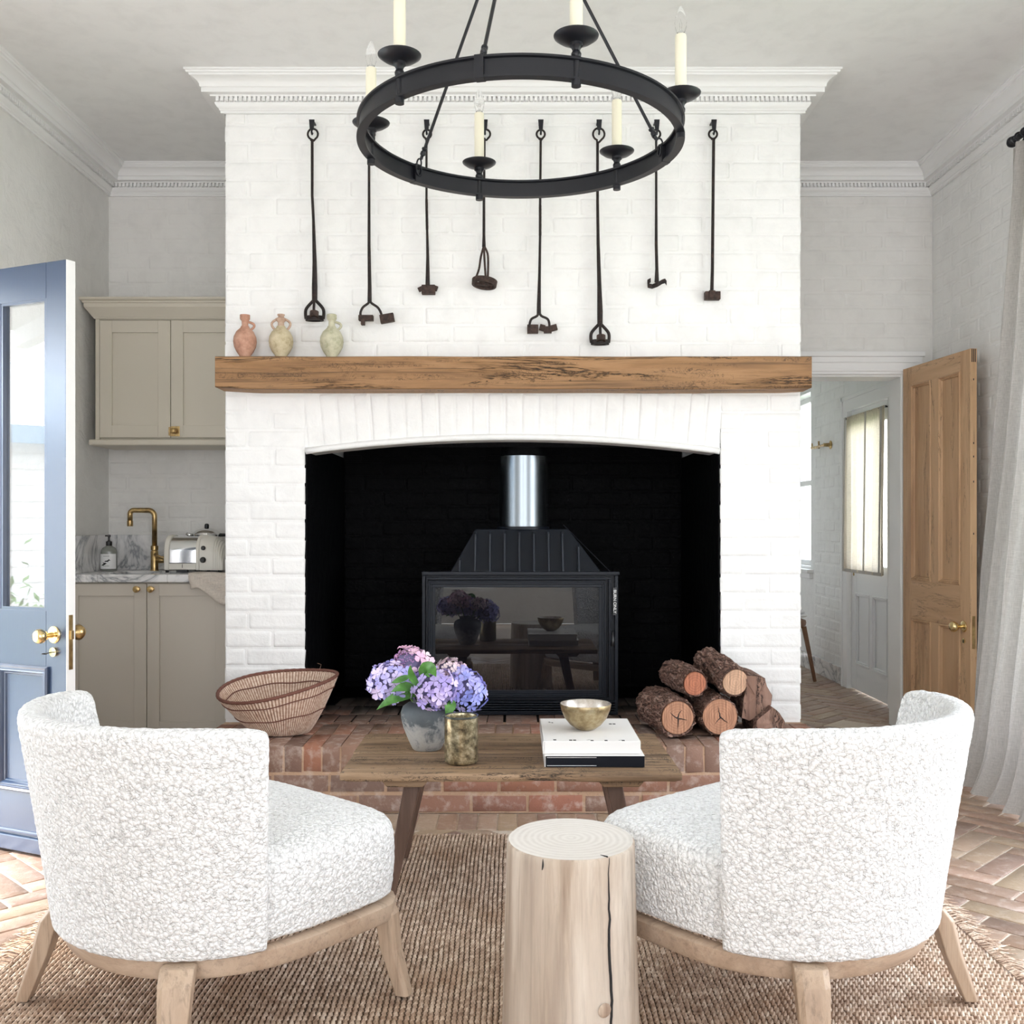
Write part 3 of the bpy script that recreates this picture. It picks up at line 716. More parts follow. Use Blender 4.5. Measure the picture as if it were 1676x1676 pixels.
# ------------------------------------------------------------------ iron tools on hooks
TY = 4.785
def tool(px, top, label, shaft_pts, radii, loop_r=8, mat='old_iron', twist=None):
    p0 = W(px, top, TY)
    t = empty('forged_iron_tool', (p0.x, TY, p0.z), label=label, cat='iron tool', group='forged iron tools hung in a row on the chimney breast')
    # the eye at the top
    k = TY/FOC; b = MB()
    cx, cz = p0.x, W(px, 219.5, TY).z; pts = [W(shaft_pts[0][0], shaft_pts[0][1]+3, TY)]
    for i in range(17):
        a = radians(-78)+radians(330)*i/16; rr = loop_r*k*1.05
        pts.append((cx+rr*cos(a), TY+.001*i/16, cz+rr*1.05*sin(a)-(.006 if i in (0,) else 0)))
    pts.append((cx-.35*loop_r*k, TY-.004, cz-loop_r*k*1.35)); radii = [r_*1.28 for r_ in radii]
    b.tube(pts, .0048, 8); obj('eye', b, M[mat], t, smooth=True)
    P = [W(x, y, TY) for x, y in shaft_pts]
    if twist:
        Q = []; R_ = []
        for a, b2 in zip(P, P[1:]):
            pass
        obj('shaft', MB().tube(P, radii, 8), M[mat], t, smooth=40)
        tw = MB(); y0, y1 = twist; N = 44
        for ph in (0, pi/2, pi, 3*pi/2):
            tw.tube([W(twist_x(shaft_pts, y0+(y1-y0)*i/N), y0+(y1-y0)*i/N, TY)+Vector((.0042*cos(ph+i*.85), .0042*sin(ph+i*.85), 0)) for i in range(N+1)], .0028, 5)
        obj('twist', tw, M[mat], t, smooth=True)
    else: obj('shaft', MB().tube(P, radii, 8), M[mat], t, smooth=40)
    return t
def twist_x(pts, y):
    for (x0, y0), (x1, y1) in zip(pts, pts[1:]):
        if y0 <= y <= y1: return x0+(x1-x0)*(y-y0)/(y1-y0)
    return pts[-1][0]
def tool_hook(px, top):
    p = W(px, top, 4.80); t = empty('wall_hook', (p.x, 4.81, p.z), label=None, cat='hook', group='flat black hooks holding the iron tools')
    b = MB(); z1, z0 = W(px, 197, TY).z, W(px, 214, TY).z
    b.prism([(p.x-.013, z1), (p.x+.013, z1), (p.x+.009, z0), (p.x-.009, z0)], 4.772, 4.778)
    b.box(p.x-.010, p.x+.010, 4.772, 4.834, z1-.007, z1-.001)
    b.tube([(p.x, 4.775, z0+.004), (p.x, 4.77, z0-.012), (p.x, 4.782, z0-.018), (p.x, 4.793, z0-.008)], .005, 6)
    obj('bracket', b, M['black_iron'], t, bevel=.0015)
    return t
ORD = ['leftmost', 'second from left', 'third from left', 'fourth from left', 'fifth from left', 'sixth from left', 'seventh from left', 'rightmost']
for i, px in enumerate((512, 605, 699, 794, 885, 980, 1074, 1167)):
    tool_hook(px, 200)['label'] = 'flat black iron hook, %s in the row above the mantel' % ORD[i]
k_ = TY/FOC
def fork(t, cx, ys, arms, mat='old_iron', r=.0058):
    for pts in arms:
        b = MB(); P = [W(x, y, TY)+Vector((0, d, 0)) for x, y, d in pts]; n = len(P)
        # smooth the polyline
        Q = []
        for i in range(n-1):
            for s in range(4):
                u = s/4; p0, p1, p2, p3 = P[max(i-1, 0)], P[i], P[i+1], P[min(i+2, n-1)]
                Q.append(.5*((2*p1)+(-p0+p2)*u+(2*p0-5*p1+4*p2-p3)*u*u+(-p0+3*p1-3*p2+p3)*u**3))
        Q.append(P[-1]); b.tube(Q, r, 8, sq=.8); obj('prong', b, M[mat], t, smooth=True)
def blk(t, x0, x1, y0, y1, d=(.0, .03), mat='rust', rot=0, nm='head'):
    a, b_ = W(x0, y0, TY), W(x1, y1, TY); c_ = (a+b_)/2; hx, hz = abs(b_.x-a.x)/2, abs(a.z-b_.z)/2
    R_ = Matrix.Translation((c_.x, TY, c_.z)) @ Matrix.Rotation(rot, 4, 'Y')
    b = MB(); b.box(-hx, hx, -d[1]+.018, d[0]+.018, -hz, hz, M=R_); obj(nm, b, M[mat], t, bevel=.002)
def cage(t, cx, y0, y1):
    h = y1-y0
    fork(t, cx, 0, [[(cx, y0, 0), (cx-4, y0+4, 0), (cx-13, y0+h*.42, 0), (cx-15, y0+h*.65, 0), (cx-14, y1-2, 0)], [(cx, y0, 0), (cx+4, y0+4, 0), (cx+13, y0+h*.42, 0), (cx+15, y0+h*.65, 0), (cx+14, y1-2, 0)]], r=.0075)
    fork(t, cx, 0, [[(cx, y0, -.01), (cx, y0+h*.5, -.02), (cx+1, y1-8, -.028)]], r=.0065)
    c_ = W(cx+1, y1-8, TY)+Vector((0, -.026, 0)); b = MB()
    Rx = Matrix.Rotation(radians(-14), 4, 'X')
    b.lathe([(.011, -.016), (.021, -.016), (.021, .012), (.011, .012), (.011, -.016)], c_, 20, M=Rx); obj('socket', b, M['rust'], t, smooth=40)
    b = MB(); p = W(cx, y1-3, TY); b.lathe([(.030, -.012), (.043, -.012), (.043, .010), (.034, .010), (.030, -.012)], p, 22, M=Matrix.Scale(.62, 4, (0,1,0))); obj('collar', b, M['old_iron'], t, smooth=40)
t = tool(512, 197, 'long black iron tool ending in a three-pronged cage, leftmost on the chimney breast', [(511, 228), (511, 270), (511, 320), (513, 360), (515, 430), (515, 470), (515, 494)], [.0052, .0052, .005, .0052, .008, .0105, .010]); cage(t, 515, 490, 524)
t = tool(605, 197, 'iron tool with two curved arms and two rusty blocks, hung second from left', [(604, 226), (604, 300), (604, 400), (605, 470), (605, 494)], [.0046, .0046, .0056, .007, .008])
fork(t, 605, 0, [[(605, 490, 0), (603, 496, 0), (594, 503, 0), (590, 512, 0), (591, 519, 0)], [(605, 490, 0), (608, 496, 0), (618, 503, 0), (623, 511, 0), (625, 518, 0)]])
blk(t, 587, 611, 516, 525); blk(t, 591, 597, 524, 532, nm='tooth'); blk(t, 622, 645, 514, 528, rot=radians(-10), nm='head')
t = tool(699, 197, 'iron tool with a twisted middle and small rusty foot, third from left', [(698, 226), (698, 325), (699, 375), (700, 420), (700, 468)], [.0042, .0042, .0042, .0056, .0085], 6.5, twist=(326, 376))
blk(t, 690, 712, 466, 481, (.01, .022), nm='head'); blk(t, 684, 692, 469, 476, (.0, .018), rot=radians(-25), nm='ear'); blk(t, 708, 716, 467, 475, (.0, .018), rot=radians(20), nm='ear')
t = tool(795, 197, 'iron tool ending in a tilted rusty ring held by three strands', [(793, 226), (792, 330), (792, 385), (792, 404)], [.0042, .0048, .0052, .007], 7)
fork(t, 792, 0, [[(792, 402, 0), (787, 420, .004), (784, 440, 0), (779, 455, -.006)], [(792, 402, 0), (793, 425, -.006), (795, 455, -.014)], [(792, 402, 0), (798, 415, 0), (799, 435, 0), (798, 458, .008)]], 'rust', .005)
b = MB(); p = W(793, 465, TY)+Vector((0, -.022, 0)); Rm = Matrix.Rotation(radians(7), 4, 'Y') @ Matrix.Rotation(radians(-14), 4, 'X') @ Matrix.Scale(.80, 4, (0,1,0))
b.lathe([(.048, -.013), (.058, -.013), (.060, .013), (.046, .013), (.048, -.013)], p, 32, M=Rm); obj('ring', b, M['rust'], t, smooth=40)
b = MB(); b.lathe([(.004, -.008), (.026, -.008), (.026, .006), (.004, .006)], p, 20, M=Rm); b.box(p.x-.046, p.x+.046, p.y-.006, p.y+.006, p.z-.010, p.z+.004); obj('stamp', b, M['rust'], t)
t = tool(885, 197, 'iron tool with a twisted section, forked below with two rusty heads', [(885, 226), (884, 335), (884, 385), (883, 450), (882, 500), (882, 514)], [.0044, .0044, .0044, .0052, .0075, .008], 6.5, twist=(336, 386))
fork(t, 882, 0, [[(882, 510, 0), (879, 517, 0), (870, 522, 0), (867, 530, 0), (867, 536, 0)], [(882, 510, 0), (886, 517, 0), (896, 522, 0), (899, 530, 0), (899, 540, 0)]])
blk(t, 863, 881, 531, 545, (.008, .02)); blk(t, 883, 892, 531, 541, (.0, .02), rot=radians(15), nm='ear'); blk(t, 890, 903, 534, 545, (.0, .022)); blk(t, 901, 912, 531, 541, (.0, .018), rot=radians(-15), nm='ear')
t = tool(980, 197, 'longest black iron tool with three-pronged cage, right of the chandelier candle', [(978, 232), (978, 330), (979, 400), (981, 470), (982, 510), (982, 532)], [.0052, .0052, .006, .008, .0105, .010], 9); cage(t, 982, 529, 563)
t = tool(1074, 197, 'iron tool with a scrolled S-shaped foot, second from right', [(1074, 226), (1074, 330), (1074, 400), (1075, 440), (1075, 462)], [.0044, .0046, .0056, .006, .0085], 6.5)
b = MB(); pts = [(1064, 461, -.012), (1059, 463, -.002), (1060, 468, .006), (1067, 470, .004), (1075, 468, -.008), (1083, 463, -.006), (1088, 461, .002), (1091, 464, .010)]
P = [W(x, y, TY)+Vector((0, d-.01, 0)) for x, y, d in pts]; rr_ = []
for p in P: rr_.append([p+Vector((0, -.004, .012)), p+Vector((0, .004, .012)), p+Vector((0, .004, -.009)), p+Vector((0, -.004, -.009))])
b.rings(rr_, True, True, True); obj('scroll', b, M['old_iron'], t, bevel=.001)
t = tool(1167, 197, 'plain straight iron tool with a small rusty block, rightmost on the chimney breast', [(1168, 226), (1167, 330), (1166, 440), (1165, 480)], [.0056, .0056, .0060, .0066], 6.5)
blk(t, 1154, 1179, 477, 490, (.012, .026)); blk(t, 1160, 1170, 476, 489, (.0, .032), nm='boss')

# ------------------------------------------------------------------ chandelier
CX, CY, CZ = .023, 3.22, 2.435
ch = empty('chandelier', (CX, CY, CZ), label='round black iron ring chandelier with six ivory candle lights', cat='chandelier')
b = MB(); prof = [(.498, -.030), (.512, -.030), (.512, -.024), (.5035, -.022), (.5035, .022), (.512, .024), (.512, .030), (.485, .030), (.485, .024), (.4955, .022), (.4955, -.022), (.485, -.024), (.485, -.030), (.498, -.030)]
b.lathe(prof, n=120); lobj('ring', b, M['black_iron'], ch, smooth=35)
for i in range(6):
    a = radians(-13+60*i); x, y = .500*cos(a), .500*sin(a)
    arm = MB(); arm.lathe([(0, -.046), (.013, -.046), (.013, -.028), (.009, -.028), (.009, .030), (.013, .034), (.014, .042), (.010, .050), (.013, .058), (.018, .062), (.018, .074), (0, .074)], (x, y, 0), 20)
    am = lobj('candle_stem', arm, M['black_iron'], ch, smooth=40)
    pan = MB(); pan.lathe([(0, .070), (.020, .070), (.046, .078), (.060, .088), (.061, .091), (.058, .091), (.044, .083), (.018, .076), (0, .076)], (x, y, 0), 32)
    lobj('drip_pan', pan, M['black_iron'], ch, smooth=40)
    sl = MB(); sl.lathe([(.0175, .080), (.0175, .262), (.016, .268), (.011, .270), (0, .270)], (x, y, 0), 20); s_ = lobj('candle_sleeve', sl, M['candle'], ch, smooth=50)
    bu = MB(); bu.lathe([(.0105, .268), (.012, .276), (.017, .292), (.0185, .305), (.0165, .322), (.010, .342), (.004, .354), (0, .357)], (x, y, 0), 18)
    lobj('bulb', bu, M['bulb'], ch, smooth=True)
    fi = MB(); fi.lathe([(.0105, .268), (.0105, .276), (.007, .279), (0, .279)], (x, y, 0), 12); fi.tube([(x-.002, y, .278), (x-.003, y, .30), (x, y, .315), (x+.003, y, .30), (x+.002, y, .278)], .0006, 5)
    lobj('bulb_base', fi, M['chrome'], ch, smooth=40)
TOPZ = .80
for i in range(3):
    a = radians(17+120*i); x, y = .4915*cos(a), .4915*sin(a); tp = Vector((.012*cos(a), .012*sin(a), TOPZ)); bt = Vector((x*.955, y*.955, .045))
    rd = MB(); rd.tube([bt, tp], .0055, 8); d = (bt-tp).normalized()
    rd.lathe([(.0055, -.012), (.0095, -.010), (.0095, -.004), (.0065, 0), (.0095, .006), (.0095, .014), (.0055, .018)], bt-d*.03, 12, M=d.to_track_quat('Z', 'Y').to_matrix().to_4x4())
    lobj('suspension_rod', rd, M['black_iron'], ch, smooth=40)
    lk = MB(); c0 = Vector((x*.975, y*.975, .022))
    for off, ax in ((Vector((0,0,.010)), 0), (Vector((x*.0, 0, -.012)), 1)):
        pts = []
        for q in range(12):
            w_ = 2*pi*q/12; rad_ = Vector((cos(a), sin(a), 0)) if ax == 0 else Vector((-sin(a), cos(a), 0))
            pts.append(c0+off+rad_*(.012*cos(w_))+Vector((0,0,1))*(.018*sin(w_)))
        lk.tube(pts, .003, 6, closed=True)
    lobj('link', lk, M['black_iron'], ch, smooth=True)
    pl_ = MB(); Rm = Matrix.Rotation(a, 4, 'Z'); pl_.box(.482, .5135, -.013, .013, -.031, .032, M=Rm); lobj('clasp', pl_, M['black_iron'], ch, bevel=.001)
cn = MB(); cn.lathe([(0, TOPZ-.015), (.02, TOPZ-.015), (.022, TOPZ+.01), (.008, TOPZ+.02), (.008, TOPZ+.04), (.02, TOPZ+.045), (.062, TOPZ+.06), (.065, ZC-CZ), (0, ZC-CZ)], n=28)
lobj('ceiling_rose', cn, M['black_iron'], ch, smooth=40)

# ------------------------------------------------------------------ wood stove
SX0, SX1, SY, SZ0, SZ1 = -.446, .513, 4.985, HZ+.001, .980
stv = empty('wood_stove', (.034, 5.2, HZ), label='black steel wood stove with ribbed hood and glass door in the fireplace', cat='stove')
b = MB(); b.box(SX0, SX1, SY+.03, SY+.50, SZ0, SZ1-.01); obj('body', b, M['stove'], stv, bevel=.004)
b = MB()
def frame(bm, x0, x1, z0, z1, w_, y0, y1):
    bm.box(x0, x1, y0, y1, z1-w_, z1); bm.box(x0, x1, y0, y1, z0, z0+w_); bm.box(x0, x0+w_, y0, y1, z0+w_, z1-w_); bm.box(x1-w_, x1, y0, y1, z0+w_, z1-w_)
frame(b, SX0, SX1, SZ0, SZ1, .016, SY+.004, SY+.04)
frame(b, SX0+.020, SX1-.036, SZ0+.075, SZ1-.024, .010, SY+.0, SY+.04)
b.box(SX0, SX1+.006, SY-.006, SY+.03, SZ1-.012, SZ1+.004)
obj('surround', b, M['stove'], stv, bevel=.002)
dr = MB(); dx0, dx1, dz0, dz1 = SX0+.032, SX1-.062, SZ0+.088, SZ1-.040
frame(dr, dx0, dx1, dz0, dz1, .007, SY-.014, SY+.03); frame(dr, dx0+.007, dx1-.007, dz0+.007, dz1-.007, .010, SY-.008, SY+.03); frame(dr, dx0+.017, dx1-.017, dz0+.017, dz1-.017, .016, SY-.003, SY+.03)
for k in range(5): dr.box(SX0+.012, SX1-.012, SY-.002, SY+.03, SZ0+.012+.012*k, SZ0+.018+.012*k)
door = obj('stove_door', dr, M['stove'], stv, bevel=.0015)
g = MB(); g.box(dx0+.030, dx1-.030, SY+.006, SY+.012, dz0+.030, dz1-.030); obj('glass_pane', g, M['stove_glass'], door)
hd = MB(); hx = SX1-.028; zh = W(0, 1045, SY).z; hd.tube([(hx, SY-.004, zh+.035), (hx, SY-.022, zh+.03), (hx, SY-.024, zh-.01), (hx-.002, SY-.024, zh-.035)], [.005, .005, .008, .009], 8); obj('handle', hd, M['plastic_black'], door, smooth=True)
rib = MB(); px_ = SX1-.040
for k in range(2): rib.box(px_-.006+.009*k, px_-.003+.009*k, SY-.004, SY+.02, SZ0+.09, SZ1-.05)
obj('trim_strip', rib, M['stove'], stv)
lb = MB(); lb.box(SX1-.026, SX1-.008, SY-.0015, SY+.006, W(0, 1007, SY).z, W(0, 962, SY).z); obj('label_plate', lb, M['plastic_black'], stv)
def text(name, body, size, loc, rot, mat, parent, align='CENTER', ext=.0004):
    cu = bpy.data.curves.new(name, 'FONT'); cu.body = body; cu.size = size; cu.align_x = align; cu.align_y = 'CENTER'; cu.extrude = ext; cu.materials.append(mat)
    o = bpy.data.objects.new(name, cu); COL.objects.link(o); o.location = loc; o.rotation_euler = rot
    bpy.context.view_layer.update()
    me = bpy.data.meshes.new_from_object(o.evaluated_get(bpy.context.evaluated_depsgraph_get()))
    bpy.data.objects.remove(o); o = bpy.data.objects.new(name, me); COL.objects.link(o); o.location = loc; o.rotation_euler = rot
    if parent is not None: o.parent = parent; o.matrix_parent_inverse = wm(parent).inverted()
    return o
text('lettering', 'BURN ONLY', .0205, (SX1-.017, SY-.0022, W(0, 984.5, SY).z), (radians(90), radians(90), 0), M['decal'], stv)
# hood
bz0, bz1 = SZ1, W(0, 866, 5.15).z; hdm = MB()
HX = [(W(737, 0, SY+.05).x, SY+.05), (W(984, 0, SY+.05).x, SY+.05)]
tx0, tx1 = W(778, 0, 5.13).x, W(930, 0, 5.13).x
lo = [(HX[0][0], SY+.05, bz0), (HX[1][0], SY+.05, bz0), (HX[1][0], SY+.46, bz0), (HX[0][0], SY+.46, bz0)]
up = [(tx0, SY+.14, bz1), (tx1, SY+.14, bz1), (tx1, SY+.38, bz1), (tx0, SY+.38, bz1)]
hdm.rings([lo, up], True, True, True); obj('hood', hdm, M['stove'], stv, bevel=.003)
for px in (753, 778, 802, 826, 850, 874, 898, 921, 947):
    x = W(px, 0, SY+.07).x
    def htop(x):
        if x < tx0: return (x-HX[0][0])/(tx0-HX[0][0])
        if x > tx1: return (HX[1][0]-x)/(HX[1][0]-tx1)
        return 1.0
    tt = max(.1, htop(x)-.06); fn = MB()
    y0, z0, y1, z1 = SY+.05, bz0+.002, SY+.05+.09*tt, bz0+(bz1-bz0)*tt
    fn.add([(x-.0045, y0, z0), (x+.0045, y0, z0), (x-.0045, y1, z1), (x+.0045, y1, z1), (x-.0045, y0-.030, z0), (x+.0045, y0-.030, z0), (x-.0045, y1-.030, z1-.01), (x+.0045, y1-.030, z1-.01)], [(0,1,3,2), (4,6,7,5), (0,4,5,1), (2,3,7,6), (0,2,6,4), (1,5,7,3)])
    obj('fin', fn, M['stove_edge'], stv, bevel=.002)
fx, fy = .050, SY+.26; fz0 = bz1+.01; fz1 = W(0, 745, fy-.125).z
fl = MB(); fl.lathe([(.124, fz0), (.124, (fz0+fz1)/2-.001), (.1225, (fz0+fz1)/2-.001), (.1225, (fz0+fz1)/2+.001), (.124, (fz0+fz1)/2+.001), (.124, fz1), (.120, fz1)], (fx, fy, 0), 64); obj('flue_pipe', fl, M['steel'], stv, smooth=30)
fl = MB(); fl.lathe([(.116, fz1-.01), (.116, 1.752), (0, 1.752)], (fx, fy, 0), 40); obj('upper_duct', fl, M['soot'], stv, smooth=40)
fl = MB(); fl.lathe([(.118, bz1-.002), (.136, bz1-.002), (.136, fz0+.002), (.124, fz0+.004), (.118, fz0+.004)], (fx, fy, 0), 40); obj('flue_collar', fl, M['stove'], stv, smooth=40)
b = MB(); b.tube([W(922, 859, 5.3), W(1000, 937, 5.2)], .0025, 6); obj('stay_wire', b, M['stove'], stv)

# ------------------------------------------------------------------ kitchen
def shaker(parent, x0, x1, z0, z1, y, mat, st=.06, name='door', knob=None):
    d = MB(); T = .02
    d.box(x0, x0+st, y, y+T, z0, z1); d.box(x1-st, x1, y, y+T, z0, z1); d.box(x0+st, x1-st, y, y+T, z1-st, z1); d.box(x0+st, x1-st, y, y+T, z0, z0+st)
    d.box(x0+st-.001, x1-st+.001, y+.010, y+T-.001, z0+st-.001, z1-st+.001)
    return obj(name, d, mat, parent, bevel=.0015)
lc = empty('base_cabinet', (-1.9, 5.7, 0), label='taupe two-door base cabinet under the marble worktop', cat='cabinet')
KY = 5.42; KX0, KX1 = XL+.012, BX0-.010
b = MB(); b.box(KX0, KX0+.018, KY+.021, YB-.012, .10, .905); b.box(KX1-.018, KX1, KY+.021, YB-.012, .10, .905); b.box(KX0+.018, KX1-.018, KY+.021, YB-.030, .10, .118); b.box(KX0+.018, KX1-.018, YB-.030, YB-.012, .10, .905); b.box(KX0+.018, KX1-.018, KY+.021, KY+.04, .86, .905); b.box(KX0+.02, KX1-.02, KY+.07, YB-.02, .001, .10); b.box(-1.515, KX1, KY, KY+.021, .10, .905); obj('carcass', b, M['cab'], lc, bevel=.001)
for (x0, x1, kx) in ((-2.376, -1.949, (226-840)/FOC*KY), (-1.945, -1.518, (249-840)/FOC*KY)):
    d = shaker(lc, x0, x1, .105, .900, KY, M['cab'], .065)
    k = MB(); z = W(0, 964, KY).z
    k.lathe([(0, 0), (.013, 0), (.013, .002), (.006, .004), (.006, .014), (.014, .020), (.0175, .026), (.0175, .032), (.012, .035), (0, .036)], (kx, KY, z), 24, M=Matrix.Rotation(radians(90), 4, 'X'))
    obj('knob', k, M['brass'], d, smooth=40)
wt = empty('marble_worktop', (-1.9, 5.7, .91), label='grey-veined white marble worktop with splashback behind the tap', cat='worktop')
b = MB(); wy0 = 5.395; sx0, sx1, sy0, sy1 = -2.20, -1.83, 5.50, 5.80
b.box(KX0, sx0, wy0, YB-.012, .908, .950); b.box(sx1, KX1, wy0, YB-.012, .908, .950); b.box(sx0, sx1, wy0, sy0, .908, .950); b.box(sx0, sx1, sy1, YB-.012, .908, .950)
obj('slab', b, M['marble'], wt, bevel=.006, seg=3)
b = MB(); b.box(KX0, KX1, YB-.030, YB-.013, .950, 1.155); obj('splashback', b, M['marble'], wt, bevel=.002)
b = MB(); b.box(KX0, KX0+.016, wy0+.05, YB-.032, .950, 1.155); obj('side_splashback', b, M['marble'], wt, bevel=.002)
b = MB(); b.box(sx0-.004, sx1+.004, sy0-.004, sy1+.004, .78, .785); b.box(sx0-.006, sx0-.001, sy0, sy1, .78, .912); b.box(sx1+.001, sx1+.006, sy0, sy1, .78, .912); b.box(sx0, sx1, sy1+.001, sy1+.006, .78, .912); b.box(sx0, sx1, sy0-.006, sy0-.001, .78, .912)
obj('sink_bowl', b, M['steel'], wt)
uc = empty('wall_cabinet', (-1.85, 5.86, 1.69), label='taupe two-door wall cabinet with moulded cornice and brass latch', cat='cabinet')
UY = 5.69; ux0 = -2.330
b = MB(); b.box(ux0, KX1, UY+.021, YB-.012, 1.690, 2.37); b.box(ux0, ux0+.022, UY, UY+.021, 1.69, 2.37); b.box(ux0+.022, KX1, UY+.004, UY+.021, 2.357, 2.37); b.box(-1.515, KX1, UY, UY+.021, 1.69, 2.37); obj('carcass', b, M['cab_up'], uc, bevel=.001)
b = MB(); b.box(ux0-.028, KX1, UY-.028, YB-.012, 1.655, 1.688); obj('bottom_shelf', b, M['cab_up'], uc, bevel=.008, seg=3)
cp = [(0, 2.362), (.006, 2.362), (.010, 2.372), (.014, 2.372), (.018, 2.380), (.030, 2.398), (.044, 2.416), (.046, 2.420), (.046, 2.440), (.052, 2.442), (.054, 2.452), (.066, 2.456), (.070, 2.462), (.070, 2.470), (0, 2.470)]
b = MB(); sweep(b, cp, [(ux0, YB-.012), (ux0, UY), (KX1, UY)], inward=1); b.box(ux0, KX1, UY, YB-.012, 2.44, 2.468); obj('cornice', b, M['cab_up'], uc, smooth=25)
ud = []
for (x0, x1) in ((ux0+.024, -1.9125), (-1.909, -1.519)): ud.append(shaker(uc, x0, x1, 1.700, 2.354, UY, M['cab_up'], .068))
lt = MB(); lx, lz = W(285, 0, UY).x, W(0, 706, UY).z
lt.box(lx-.020, lx+.032, UY-.006, UY, lz-.028, lz+.028); lt.box(lx-.030, lx-.021, UY-.006, UY, lz-.024, lz+.024); obj('latch_plate', lt, M['brass'], ud[1], bevel=.002)
lt = MB(); lt.lathe([(0, 0), (.008, 0), (.008, .012), (.015, .018), (.016, .026), (.010, .032), (0, .033)], (lx+.004, UY-.006, lz), 20, M=Matrix.Rotation(radians(90), 4, 'X')); lt.box(lx-.026, lx+.004, UY-.018, UY-.010, lz-.006, lz+.006); obj('latch_knob', lt, M['brass'], ud[1], smooth=40)

# tap
tp = empty('kitchen_tap', (W(253, 0, 5.86).x, 5.86, .951), label='aged brass swan-neck tap standing behind the sink', cat='tap')
tx = tp.location.x; b = MB(); b.lathe([(0, .951), (.024, .951), (.024, .956), (.021, .958), (.021, 1.06), (.017, 1.066), (.021, 1.07), (.021, 1.092), (.015, 1.095), (0, 1.095)], (tx, 5.86, 0), 24); obj('base', b, M['brass'], tp, smooth=40)
pts = [(tx, 5.86, 1.09)]; zt = 1.262
for k in range(9): a = pi/2*k/8; pts.append((tx-.035+.035*cos(a), 5.86, zt+.035*sin(a)))
x2 = tx-.115
for k in range(9): a = pi/2+pi/2*k/8; pts.append((x2+.0+.022*cos(a), 5.86-.01, zt+.013+.022*sin(a)))
pts.append((x2-.022, 5.85, 1.235))
b = MB(); b.tube(pts, .0145, 14); obj('spout', b, M['brass'], tp, smooth=True)
b = MB(); b.lathe([(0, 1.205), (.0155, 1.205), (.0165, 1.21), (.0165, 1.236), (.014, 1.238)], (x2-.022, 5.85, 0), 18); obj('aerator', b, M['brass'], tp, smooth=40)
b = MB(); b.tube([(tx, 5.86, 1.01), (tx+.07, 5.855, 1.01)], .016, 12); b.tube([(tx+.05, 5.855, 1.01), (tx+.052, 5.855, 1.035)], .006, 8); b.tube([(tx+.01, 5.83, 1.045), (tx+.075, 5.82, 1.018)], [.008, .006], 8); obj('lever', b, M['brass'], tp, smooth=True)
# soap bottle
sbx = W(178.5, 0, 5.84).x; sbt = empty('soap_bottle', (sbx, 5.84, .951), label='glass soap bottle with black pump and white leaf label beside the tap', cat='bottle')
b = MB(); b.lathe([(0, .951), (.042, .951), (.045, .955), (.045, 1.058), (.043, 1.07), (.034, 1.083), (.018, 1.091), (.014, 1.096), (0, 1.096)], (sbx, 5.84, 0), 28); obj('bottle', b, M['bottle'], sbt, smooth=40)
b = MB(); b.lathe([(0, 1.094), (.016, 1.094), (.017, 1.10), (.017, 1.118), (.008, 1.122), (.005, 1.125), (.005, 1.142), (.009, 1.145), (.009, 1.156), (0, 1.158)], (sbx, 5.84, 0), 18); b.box(sbx-.007, sbx+.007, 5.80, 5.84, 1.147, 1.155); obj('pump', b, M['plastic_black'], sbt, smooth=40)
b = MB(); N = 12; P = [[(sbx+.0462*cos(a), 5.84+.0462*sin(a), z) for a in [radians(-165+150*i/N) for i in range(N+1)]] for z in (.963, 1.048)]; b.grid(P); la = obj('paper_label', b, M['paper'], sbt, smooth=True)
b = MB(); rr = random.Random(3)
for i in range(11):
    a = radians(-90)+(.7*(i/10-.5)); z = 1.00+.012*(i/10-.5)*2+rr.uniform(-.006, .006); t_ = rr.uniform(-.6, .9)
    c_ = Vector((sbx+.0468*cos(a), 5.84+.0468*sin(a), z)); d = Vector((cos(t_), 0, sin(t_)))*.011; n_ = Vector((-sin(t_), 0, cos(t_)))*.0035
    b.add([c_-d, c_-n_, c_+d, c_+n_], [(0,1,2,3)])
for z in (1.034, .978):
    for i in range(7):
        a = radians(-108+6*i); b.add([(sbx+.0467*cos(a), 5.84+.0467*sin(a), z), (sbx+.0467*cos(a+.06), 5.84+.0467*sin(a+.06), z), (sbx+.0467*cos(a+.06), 5.84+.0467*sin(a+.06), z+.003), (sbx+.0467*cos(a), 5.84+.0467*sin(a), z+.003)], [(0,1,2,3)])
obj('leaf_print', b, M['ink'], la)
# toaster
TX0, TX1, TYF, TYB = W(268, 0, 5.58).x, W(364, 0, 5.58).x, 5.58, 5.80
to = empty('toaster', ((TX0+TX1)/2, 5.69, .951), label='cream and chrome toaster with two black dials on the worktop', cat='toaster')
def hump(z0, z1, ya, yb, n=10):
    pts = [(ya, z0)]; r = min((yb-ya)*.42, z1-z0)*.98
    for k in range(n+1): a = pi-pi/2*k/n; pts.append((ya+r+r*cos(a), z1-r+r*sin(a)))
    for k in range(n+1): a = pi/2-pi/2*k/n; pts.append((yb-r+r*cos(a), z1-r+r*sin(a)))
    pts.append((yb, z0)); return pts
def end_cap(x0, x1, mat, nm, zt=1.158, ya=TYF, yb=TYB):
    pr = hump(.965, zt, ya, yb); b = MB(); b.rings([[(x0, y, z) for y, z in pr], [(x1, y, z) for y, z in pr]], True, True, True); return obj(nm, b, mat, to, smooth=40, bevel=.004)
end_cap(TX0, TX0+.028, M['toaster_cream'], 'end_panel')
xm = W(320, 0, TYF).x
end_cap(TX0+.026, xm+.004, M['chrome'], 'chrome_body', 1.150, TYF+.006, TYB-.006)
end_cap(xm, xm+.020, M['toaster_cream'], 'end_panel', 1.158)
